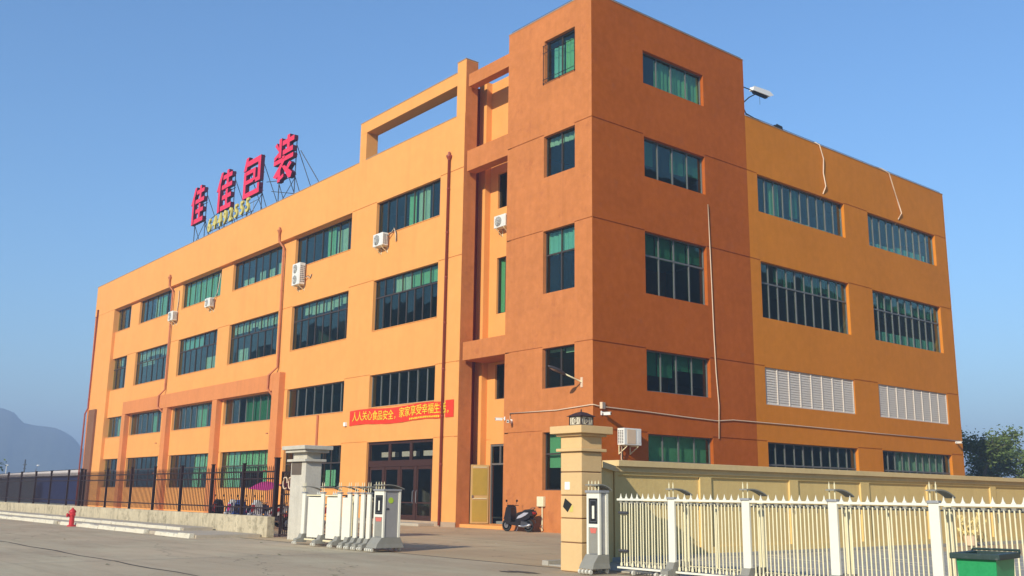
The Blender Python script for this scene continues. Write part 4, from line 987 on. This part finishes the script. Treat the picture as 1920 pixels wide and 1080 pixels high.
for x in gp2:
    a, b = prev, x; n = round((b-a)/.145); pitch = (b-a)/n
    for k in range(n):
        xx = a+(k+.5)*pitch
        link('gate_bar', barm, g2).location = (xx, YG+.03, 0)
        link('gate_bar', barm2, g2).location = (xx+.062, YG+.05, 0)
        link('spike', spk, g2).location = (xx, YG+.03, 1.405)
        m_ = None
    MB().box(a-.02, b-.01, YG+.005, YG+.055, 1.365, 1.403).build('top_rail', 'gate_white', g2, bevel=.004)
    MB().box(a-.02, b-.01, YG+.0, YG+.06, .115, .15).build('bottom_rail', 'gate_white', g2, bevel=.004)
    m = MB()
    for k in range(n):
        xx = a+(k+.5)*pitch
        m.box(xx-.03, xx+.03, YG+.02, YG+.2, 1.315, 1.35); m.box(xx-.012, xx+.012, YG+.03, YG+.05, 1.22, 1.315); m.tube([(xx, YG+.05, 1.30), (xx+pitch*.9, YG+.36, 1.30)], .012, 4)
        m.tube([(xx, YG+.05, .22), (xx+pitch*.9, YG+.36, .22)], .010, 4)
    tag(m.build('scissor_links', 'gate_grey', g2), kind='stuff')
    MB().box(a, b-.05, YG+.36, YG+.39, 1.30, 1.335).box(a, b-.05, YG+.36, YG+.39, .2, .235).build('rear_rail', 'gate_cream', g2)
    MB().tube([((a+b)/2-.1, YG+.38, .2), ((a+b)/2-.1, YG+.38, 1.3)], .016, 6).build('rear_bar', 'gate_cream', g2)
    MB().tube([(a+.1, YG+.1, .12), ((a+b)/2, YG+.5, .05), (b-.2, YG+.1, .12)], .014, 5).build('tie_rod', 'steel_dark', g2)
    for k in (.3, .75): wheel(g2, a+(b-a)*k, YG+.02, .05)
    prev = x+.155
m = MB()
for z in (.42, 1.12): m.box(14.02, 14.3, YG+.05, YG+.09, z, z+.04); m.tube([(14.1, YG+.0, z+.02), (14.32, YG+.0, z+.02)], .03, 6)
m.build('coupling_rod', 'steel_dark', g2)

# ------------------------------------------------------------------ hydrant
t = empty('fire_hydrant', (-14.65, -14.72, 0), 'small red fire hydrant standing by the white kerb', 'fire hydrant')
MB().lathe([(.17, 0), (.17, .04), (.10, .06), (.095, .40), (.125, .42), (.125, .46), (.11, .48), (.11, .54)], n=16).build('barrel', 'hydrant_red', t, smooth=False)
MB().lathe([(.14, .54), (.14, .57), (.12, .62), (.07, .67), (.035, .68), (.035, .73), (.0, .735)], n=16).build('bonnet', 'hydrant_red', t, smooth=True)
MB().lathe([(.05, 0), (.05, .12), (.065, .12), (.065, .16)], (0, 0, 0), 10, 'x').build('outlet', 'hydrant_red', t, loc=(.06, 0, .48))
MB().lathe([(.05, 0), (.05, .12), (.065, .12), (.065, .16)], (0, 0, 0), 10, 'x').build('outlet', 'hydrant_red', t, loc=(-.06, 0, .40), rot=(0, 0, math.pi))
MB().lathe([(.06, 0), (.06, .12), (.08, .12), (.08, .16)], (0, 0, 0), 10, 'x').build('outlet', 'hydrant_red', t, loc=(0, -.05, .44), rot=(0, 0, -math.pi/2))

# ------------------------------------------------------------------ wheelie bin
t = empty('wheelie_bin', (22.94, -17.02, 0), 'green wheelie bin with dark open rim in front of the right gate', 'bin', rz=R(9))
W0, W1, D0, D1, H = .15, .180, .23, .30, .92
m = MB(); th = .012
def ring(wx, dy, z): return [(-wx, -dy, z), (wx, -dy, z), (wx, dy, z), (-wx, dy, z)]
m.add(ring(W0, D0, .06)+ring(W1, D1, H)+ring(W1-th, D1-th, H)+ring(W0-th, D0-th, .09),
      [(0, 3, 2, 1), (0, 1, 5, 4), (1, 2, 6, 5), (2, 3, 7, 6), (3, 0, 4, 7), (4, 5, 9, 8), (5, 6, 10, 9), (6, 7, 11, 10), (7, 4, 8, 11), (8, 9, 13, 12), (9, 10, 14, 13), (10, 11, 15, 14), (11, 8, 12, 15), (12, 13, 14, 15)])
m.build('bin_body', 'bin_green', t, bevel=.008)
m = MB(); a, b = W1+.045, D1+.045
m.add(ring(a, b, H-.02)+ring(a, b, H+.035)+ring(W1-.02, D1-.02, H+.035)+ring(W1-.02, D1-.02, H-.02),
      [(0, 1, 5, 4), (1, 2, 6, 5), (2, 3, 7, 6), (3, 0, 4, 7), (4, 5, 9, 8), (5, 6, 10, 9), (6, 7, 11, 10), (7, 4, 8, 11), (8, 9, 13, 12), (9, 10, 14, 13), (10, 11, 15, 14), (11, 8, 12, 15), (12, 13, 1, 0), (13, 14, 2, 1), (14, 15, 3, 2), (15, 12, 0, 3)])
m.build('bin_rim', 'bin_lid', t, bevel=.008)
MB().tube([(-.22, .33, H+.03), (-.22, .36, H+.05), (.22, .36, H+.05), (.22, .33, H+.03)], .014, 6).build('handle', 'bin_lid', t)
for k in range(3):
    MB().prism([(-.1+k*.1-.012, -.222, .12), (-.1+k*.1+.012, -.222, .12), (-.1+k*.1+.012, -.298, .86), (-.1+k*.1-.012, -.298, .86)], (0, .02, 0)).build('rib', 'bin_green', t)
MB().prism([(.06, -.262, .42), (.13, -.262, .42), (.13, -.276, .54), (.06, -.276, .54)], (0, .02, 0)).build('worn_label', 'paper_white', t)
MB().box(-.18, .18, -.17, .17, .6, .74).build('rubbish_bag', 'black', t, bevel=.05)
for s in (-1, 1): MB().lathe([(.1, -.025), (.1, .025)], (s*.21, .22, .1), 14, 'x').build('wheel', 'rubber', t)

# ------------------------------------------------------------------ scooters
def scooter(loc, rz, label, cat='scooter', body='body_black', trim='body_silver', tail='body_red', group=None):
    """front towards -X, length about 1.75 m"""
    t = empty('scooter', loc, label, cat, group, rz)
    for x in (-.62, .60):
        wh = MB().lathe([(.17, -.045), (.225, -.05), (.25, -.02), (.25, .02), (.225, .05), (.17, .045)], (0, 0, 0), 20, 'y').build('wheel', 'rubber', t, loc=(x, 0, .25), smooth=True)
        MB().lathe([(.05, -.055), (.16, -.04), (.17, 0), (.16, .04), (.05, .055)], (0, 0, 0), 10, 'y').build('rim', 'steel', wh)
    m = MB(); m.tube([(-.62, -.06, .25), (-.56, -.07, .52), (-.42, 0, .82), (-.36, 0, 1.0)], .025, 6); m.tube([(-.62, .06, .25), (-.56, .07, .52), (-.42, 0, .82)], .025, 6)
    m.build('fork', 'steel_dark', t)
    m = MB(); pr_ = [(-.74, .50), (-.60, .54), (-.42, .46), (-.44, .52), (-.58, .60), (-.72, .56)]
    m.prism([(x, -.07, z) for x, z in pr_], (0, .14, 0)); m.build('front_fender', body, t, bevel=.01)
    m = MB(); pr_ = [(-.60, .52), (-.50, .92), (-.40, 1.0), (-.30, .96), (-.26, .70), (-.26, .42), (-.36, .30), (-.50, .34)]
    m.prism([(x, -.17, z) for x, z in pr_], (0, .34, 0)); m.build('front_shield', body, t, bevel=.03)
    MB().prism([(-.61, -.10, .54), (-.55, -.10, .88), (-.52, -.10, .88), (-.58, -.10, .54)], (0, .20, 0)).build('front_trim', trim, t, bevel=.005)
    m = MB(); pr_ = [(-.42, .30), (.20, .24), (.20, .36), (-.36, .40)]; m.prism([(x, -.15, z) for x, z in pr_], (0, .30, 0)); m.build('footboard', body, t, bevel=.015)
    m = MB(); pr_ = [(.0, .34), (.05, .62), (.30, .74), (.62, .80), (.84, .82), (.90, .72), (.70, .56), (.40, .46), (.22, .30)]
    m.prism([(x, -.14, z) for x, z in pr_], (0, .28, 0)); m.build('rear_body', body, t, bevel=.03)
    for s in (-1, 1):
        MB().prism([(.08, s*.142, .52), (.16, s*.142, .62), (.48, s*.142, .76), (.72, s*.142, .76), (.56, s*.142, .66), (.30, s*.142, .56)], (0, s*.018, 0)).build('side_trim', trim, t, bevel=.004)
    m = MB(); pr_ = [(.02, .66), (.10, .74), (.36, .79), (.50, .86), (.74, .88), (.78, .83), (.50, .78), (.30, .72), (.10, .66)]
    m.prism([(x, -.12, z) for x, z in pr_], (0, .24, 0)); m.build('seat', 'black', t, bevel=.02)
    MB().tube([(.66, -.11, .84), (.86, -.10, .95), (.92, 0, .96), (.86, .10, .95), (.66, .11, .84)], .014, 6).build('grab_rail', 'steel_dark', t)
    MB().box(.80, .93, -.08, .08, .70, .80).build('tail_light', tail, t, bevel=.015)
    MB().prism([(.30, -.09, .20), (.78, -.09, .20), (.70, -.09, .34), (.34, -.09, .42)], (0, -.07, 0)).build('engine_cover', 'steel_dark', t, bevel=.015)
    MB().tube([(.20, -.17, .24), (.50, -.17, .22), (.86, -.17, .30)], [.025, .045, .05], 8).build('exhaust', 'steel', t, smooth=True)
    MB().box(.55, .95, -.05, .05, .50, .53).tube([(.9, 0, .52), (1.0, 0, .36)], .02, 5).build('rear_fender', 'black', t, bevel=.01)
    MB().tube([(-.30, -.34, 1.04), (-.36, -.12, 1.02), (-.38, 0, 1.0), (-.36, .12, 1.02), (-.30, .34, 1.04)], .016, 6).build('handlebar', 'black', t)
    MB().box(-.50, -.32, -.14, .14, .95, 1.06).build('headlamp_cowl', body, t, bevel=.03)
    for s in (-1, 1):
        mm = MB().tube([(-.34, s*.22, 1.04), (-.36, s*.27, 1.14), (-.36, s*.30, 1.2)], .008, 5).build('mirror_stem', 'black', t)
        MB().box(-.37, -.35, s*.30-.05, s*.30+.05, 1.17, 1.26).build('mirror', 'black', mm, bevel=.01)
    MB().tube([(.1, -.02, .3), (.12, -.22, .02)], .012, 5).build('side_stand', 'steel', t)
    return t
sc1 = scooter((-3.62, -.72, 0), R(6), 'black and silver scooter parked against the brown tower wall')
random.seed(21)
lab = ['dark scooter with dark red tail behind the fence, leftmost of the row', 'white scooter behind the fence, second from the left', 'navy-black scooter behind the fence, before the thick fence post', 'white-bodied scooter under the magenta canopy behind the fence', 'dark red scooter behind the fence nearest the left pillar']
bc = [('body_black', 'body_red'), ('body_white', 'magenta'), ('shed_blue', 'body_black'), ('body_white', 'body_red'), ('body_red', 'body_black')]
for k, x in enumerate((-12.9, -11.8, -10.8, -9.7, -6.3)):
    scooter((x, -8.9+random.uniform(-.2, .2), .06), R(90+random.uniform(-18, 18)), lab[k], 'scooter', bc[k][0], bc[k][1], group='scooters parked behind the iron fence')
# magenta rain canopy
t = empty('canopy', (-8.6, -8.6, 0), 'magenta fabric canopy over the scooters behind the fence', 'canopy')
m = MB(); n = 10; vs = []
for k in range(n+1):
    s_ = k/n
    for j in range(7):
        q = j/6; x = -1.5+3.0*s_; y = -.8+1.6*q
        vs.append((x, y, 1.55+.28*math.sin(math.pi*q)+.22*s_*s_-.1*math.sin(math.pi*s_)+.03*math.sin(7*s_+3*q)))
N = len(vs); vs += [(a, b, c+.008) for a, b, c in vs]
fs = []
for k in range(n):
    for j in range(6):
        a = k*7+j; fs += [(a, a+1, a+8, a+7), (N+a, N+a+7, N+a+8, N+a+1)]
m.add(vs, fs); m.build('canopy_fabric', 'magenta', t, smooth=True)
m = MB()
for sx in (-1.3, 1.4):
    for sy in (-.7, .7): m.tube([(sx, sy, 0), (sx, sy, 1.60+.1*(sx > 0))], .016, 5)
m.build('canopy_pole', 'steel_dark', t)
# broom-like tripod and cone heap seen behind the gate
t = empty('plant_pot', (11.72, 5.6, .03), 'pale dried plant in a pot at the foot of the boundary wall', 'plant')
MB().lathe([(.16, 0), (.2, .3), (.22, .32)], n=12).build('pot', 'pvc', t)
m = MB(); random.seed(9)
for k in range(60):
    a = random.uniform(0, 6.28); r_ = random.uniform(.1, .45); z = random.uniform(.3, .95)
    p = Vector((r_*math.cos(a), r_*math.sin(a), z)); d = Vector((random.uniform(-.1, .1), random.uniform(-.1, .1), random.uniform(-.1, .1)))
    m.add([p, p+d, p+d.yzx*1.0+Vector((0, .03, .08)), p+Vector((.05, 0, .1))], [(0, 1, 2, 3)])
    if k % 4 == 0: m.tube([(0, 0, .25), tuple(p)], .008, 4)
m.build('foliage', 'yellow_cone', t)

# ------------------------------------------------------------------ trees
def tree(name, loc, h, rad, nleaf, leaf, label, seed, mname='leaf', spread=1., trunk_h=.35, gap=.0, kind='tree', group=None):
    rnd = random.Random(seed); t = empty(name, loc, label, kind, group)
    tips = []; m = MB()
    def branch(p, d, L, r_, lvl):
        n = 4; pts = [p]; q = p.copy(); dd = d.copy()
        for i in range(n):
            dd = (dd+Vector((rnd.uniform(-.22, .22), rnd.uniform(-.22, .22), rnd.uniform(-.08, .16)))).normalized(); q = q+dd*L/n; pts.append(q.copy())
        m.tube(pts, [r_*(1-.55*i/n) for i in range(n+1)], 6, cap=False)
        if lvl >= 2: tips.append((q.copy(), lvl)); tips.append((pts[2].copy(), lvl))
        if lvl < 4:
            for k in range(rnd.choice((2, 3, 3))):
                a = rnd.uniform(0, 6.28); s_ = rnd.uniform(.5, 1.0)*spread
                nd = (dd*.75+Vector((math.cos(a)*s_, math.sin(a)*s_, rnd.uniform(.0, .55)))).normalized()
                branch(pts[rnd.choice((2, 3, 4))] if k else q, nd, L*rnd.uniform(.6, .82), r_*.55, lvl+1)
    branch(Vector((0, 0, -.1)), Vector((rnd.uniform(-.1, .1), rnd.uniform(-.1, .1), 1)), h*trunk_h, h*.035, 0)
    zs = max(p.z for p, _ in tips); k = h*.94/zs
    m.v = [(x*k, y*k, z*k) for x, y, z in m.v]
    tips = [(p*k, l) for p, l in tips]
    m.build('trunk', 'bark', t)
    c = MB(); per = max(1, nleaf//len(tips))
    for p, _ in tips:
        if rnd.random() < gap: continue
        cr = rad*rnd.uniform(.12, .30)
        for i in range(per):
            v = Vector((rnd.gauss(0, 1), rnd.gauss(0, 1), rnd.gauss(0, .7)))
            q = p+v*cr*.6; s_ = leaf*rnd.uniform(.5, 1.3)
            a = Vector((rnd.uniform(-1, 1), rnd.uniform(-1, 1), rnd.uniform(-.5, .5))).normalized()*s_; b = a.cross(Vector((rnd.uniform(-1, 1), rnd.uniform(-1, 1), rnd.uniform(-1, 1)))).normalized()*s_*.5
            c.add([q-a, q-b, q+a, q+b], [(0, 1, 2, 3)], 1 if rnd.random() < .25 else 0)
    c.build('crown', [mname, 'leaf_light'], t)
    return t
tree('broadleaf_tree', (-6.2, 46, 0), 6.6, 3.2, 9000, .13, 'tallest round tree rising right beside the orange side wall', 4, trunk_h=.30, gap=.3)
tree('broadleaf_tree', (-4.6, 50, 0), 6.2, 3.4, 5500, .13, 'sparser tree with bare grey limbs showing the sky', 8, spread=1.3, gap=.35, trunk_h=.3)
tree('broadleaf_tree', (-2.9, 46, 0), 4.9, 3.0, 8500, .13, 'lower dense tree at the right edge above the boundary wall', 15, trunk_h=.26, spread=1.3)
tree('broadleaf_tree', (-1.0, 49, 0), 4.2, 3.0, 6000, .13, 'lowest tree at the far right above the wall coping', 16, trunk_h=.26, spread=1.3)
tree('flowering_shrub', (-5.6, 41, 0), 3.1, 1.8, 2600, .10, 'yellow-green shrub just above the wall coping beside the building', 23, 'leaf_light', 1.4, kind='shrub', trunk_h=.3)
tree('flowering_shrub', (-4.4, 41.5, 0), 3.0, 1.8, 2600, .10, 'second yellow-green shrub above the coping, under the sparse tree', 25, 'leaf_light', 1.4, kind='shrub', trunk_h=.3)
tree('distant_tree', (-92, -3.9, 0), 5.4, 3.2, 5000, .2, 'dark bushy tree at the left edge behind the fence', 31, trunk_h=.3, spread=1.2)

# ------------------------------------------------------------------ things beyond the left end
sh = empty('storage_shed', (-100, 5, 0), 'long low shed with pale fascia and grey and blue walls left of the factory', 'shed'); sh.location = (0, 0, 0)
pts = [(-135, 7.5), (-121, 6.5), (-108, 5.3), (-97, 4.6), (-87, 3.9), (-70, 2.9)]
for i in range(5):
    (xa, ya), (xb, yb2) = pts[i], pts[i+1]
    m = MB(); m.prism([(xa, ya, 0), (xb, yb2, 0), (xb, yb2, 2.78), (xa, ya, 2.78)], (.0, .2, 0)); m.build('wall', 'shed_dark' if i < 3 else 'shed_blue', sh)
m = MB()
for i in range(5):
    (xa, ya), (xb, yb2) = pts[i], pts[i+1]
    m.prism([(xa, ya-.35, 2.82), (xb, yb2-.35, 2.82), (xb, yb2-.35, 3.35), (xa, ya-.35, 3.35)], (0, .3, 0))
m.build('fascia', 'shed_fascia', sh)
MB().prism([(-135, 7.15, 3.36), (-70, 2.55, 3.36), (-70, 14, 3.7), (-135, 19, 3.7)], (0, 0, .08)).build('roof', 'dark_grey', sh)
t = empty('blue_roof_shed', (-170, 25, 0), 'far shed with a dark blue roof peeping over the low shed', 'shed'); t.location = (0, 0, 0)
MB().box(-182, -140, 26, 44, 0, 4.0).build('wall', 'shed_dark', t)
MB().prism([(-184, 25, 4.0), (-184, 35, 5.6), (-184, 45, 4.0)], (45, 0, 0)).build('roof', 'roof_blue', t)
pl = empty('utility_pole', (-147, 15.1, 0), 'thin dark utility pole with crossarm beyond the low shed', 'pole')
MB().tube([(0, 0, 0), (0, 0, 6.1)], [.16, .10], 8).build('pole', 'dark_grey', pl)
MB().box(-.8, .8, -.06, .06, 5.2, 5.35).box(-.6, .6, -.06, .06, 4.6, 4.72).build('crossarm', 'dark_grey', pl)
t = empty('street_lamp', (-146, 12.2, 0), 'white street lamp standing beyond the low shed', 'street lamp')
MB().tube([(0, 0, 0), (0, 0, 5.0)], [.10, .07], 8).build('pole', 'white_panel', t)
MB().box(-.5, .9, -.1, .1, 5.0, 5.18).build('lamp_head', 'white_panel', t, bevel=.03)
t = empty('street_lamp', (-150, 17.5, 0), 'slanting-armed street lamp right of the utility pole', 'street lamp')
MB().tube([(0, 0, 0), (0, 0, 4.3), (1.2, 0, 5.2)], [.10, .08, .05], 8).build('pole', 'gate_steel', t)
MB().box(1.0, 1.9, -.12, .12, 5.15, 5.35).build('lamp_head', 'white_panel', t, bevel=.03)

# karst hills
def hills():
    m = MB(); D0 = 1250; rnd = random.Random(2)
    ctr = lambda az, d: (CAM.x+math.cos(az)*d, CAM.y+math.sin(az)*d)
    # elevation tangent at the skyline against azimuth (degrees from +X, anticlockwise)
    prof = [(150, .012), (155, .020), (160, .028), (162.0, .022), (163.0, .0285), (163.8, .036), (164.3, .0465), (164.8, .0520), (165.3, .0555), (166.3, .0570), (166.8, .0585), (167.3, .0680), (167.9, .0715), (168.6, .070), (169.5, .078), (171, .060), (174, .075), (178, .05), (184, .06), (192, .04), (200, .02)]
    def sky(a):
        for (a0, t0), (a1, t1) in zip(prof, prof[1:]):
            if a0 <= a <= a1: return t0+(t1-t0)*(a-a0)/(a1-a0)
        return .01
    A = [150+i*.25 for i in range(201)]; DD = [D0-260+i*40 for i in range(20)]
    for a in A:
        top = sky(a)*D0
        for k, d in enumerate(DD):
            s_ = max(0, 1-abs(d-D0)/(260 if d < D0 else 500)); s_ = s_*s_*(3-2*s_)
            n = .04*math.sin(a*9+k*.7)+.03*math.sin(a*23+k)+.02*rnd.uniform(-1, 1)
            z = 1.4+top*s_*(1+n*(1-s_)*2.5)-(2.2 if s_ == 0 else 0)
            x, y = ctr(R(a), d); m.v.append((x, y, z))
    nd = len(DD)
    for i in range(len(A)-1):
        for k in range(nd-1): m.f.append((i*nd+k, i*nd+k+1, (i+1)*nd+k+1, (i+1)*nd+k)); m.mi.append(0)
    return tag(m.build('hills', 'hill_green', smooth=True), kind='structure')
hills()

# the blocks across the road that the windows mirror
ob = empty('offscreen_block', (-130, -75, 0), 'dark flat-roofed block across the road mirrored in the factory windows', 'building'); ob.location = (0, 0, 0)
MB().box(-185, -141, -90, -68, 0, 33).box(-140.9, -124, -88, -68.5, 0, 29.5).box(-123.9, -92, -88, -67.5, 0, 34.5).box(-160, -152, -80, -72, 33.01, 36.5).build('wall', 'far_office', ob)
gl_ = MB().box(-.9, .9, -.05, .05, 0, 1.6).mesh('window', 'glass_clear')
for i in range(13):
    for j in range(6): link('window', gl_, ob).location = (-172+i*4.1, -67.93, 3+j*3.9)

oc = empty('offscreen_block', (52, 55, 0), 'tall unseen dark block added beyond the yard to darken the side windows', 'building'); oc.location = (0, 0, 0)  # unseen block added to darken the side windows and cut sky fill
MB().box(46, 66, 8, 62, 0, 39).box(46.5, 64, 62.01, 140, 0, 30).build('wall', 'dark_grey', oc)
gz = MB().box(-.05, .05, -.9, .9, 0, 1.6).mesh('window', 'glass_clear')
for i in range(11):
    for j in range(6): link('window', gz, oc).location = (45.94, 17+i*4.1, 3+j*4)

# ------------------------------------------------------------------ haze
HZ = bpy.data.materials.new('haze'); HZ.use_nodes = True; n = HZ.node_tree.nodes; n.clear()
o_ = n.new('ShaderNodeOutputMaterial'); pv_ = n.new('ShaderNodeVolumePrincipled')
pv_.inputs['Color'].default_value = (.54, .72, 1.0, 1); pv_.inputs['Density'].default_value = .0013; pv_.inputs['Anisotropy'].default_value = .0
HZ.node_tree.links.new(pv_.outputs[0], o_.inputs['Volume']); M['haze'] = HZ
tag(MB().box(-2700, 2700, -2700, 2700, -1.1, 108).build('haze', 'haze'), kind='stuff')
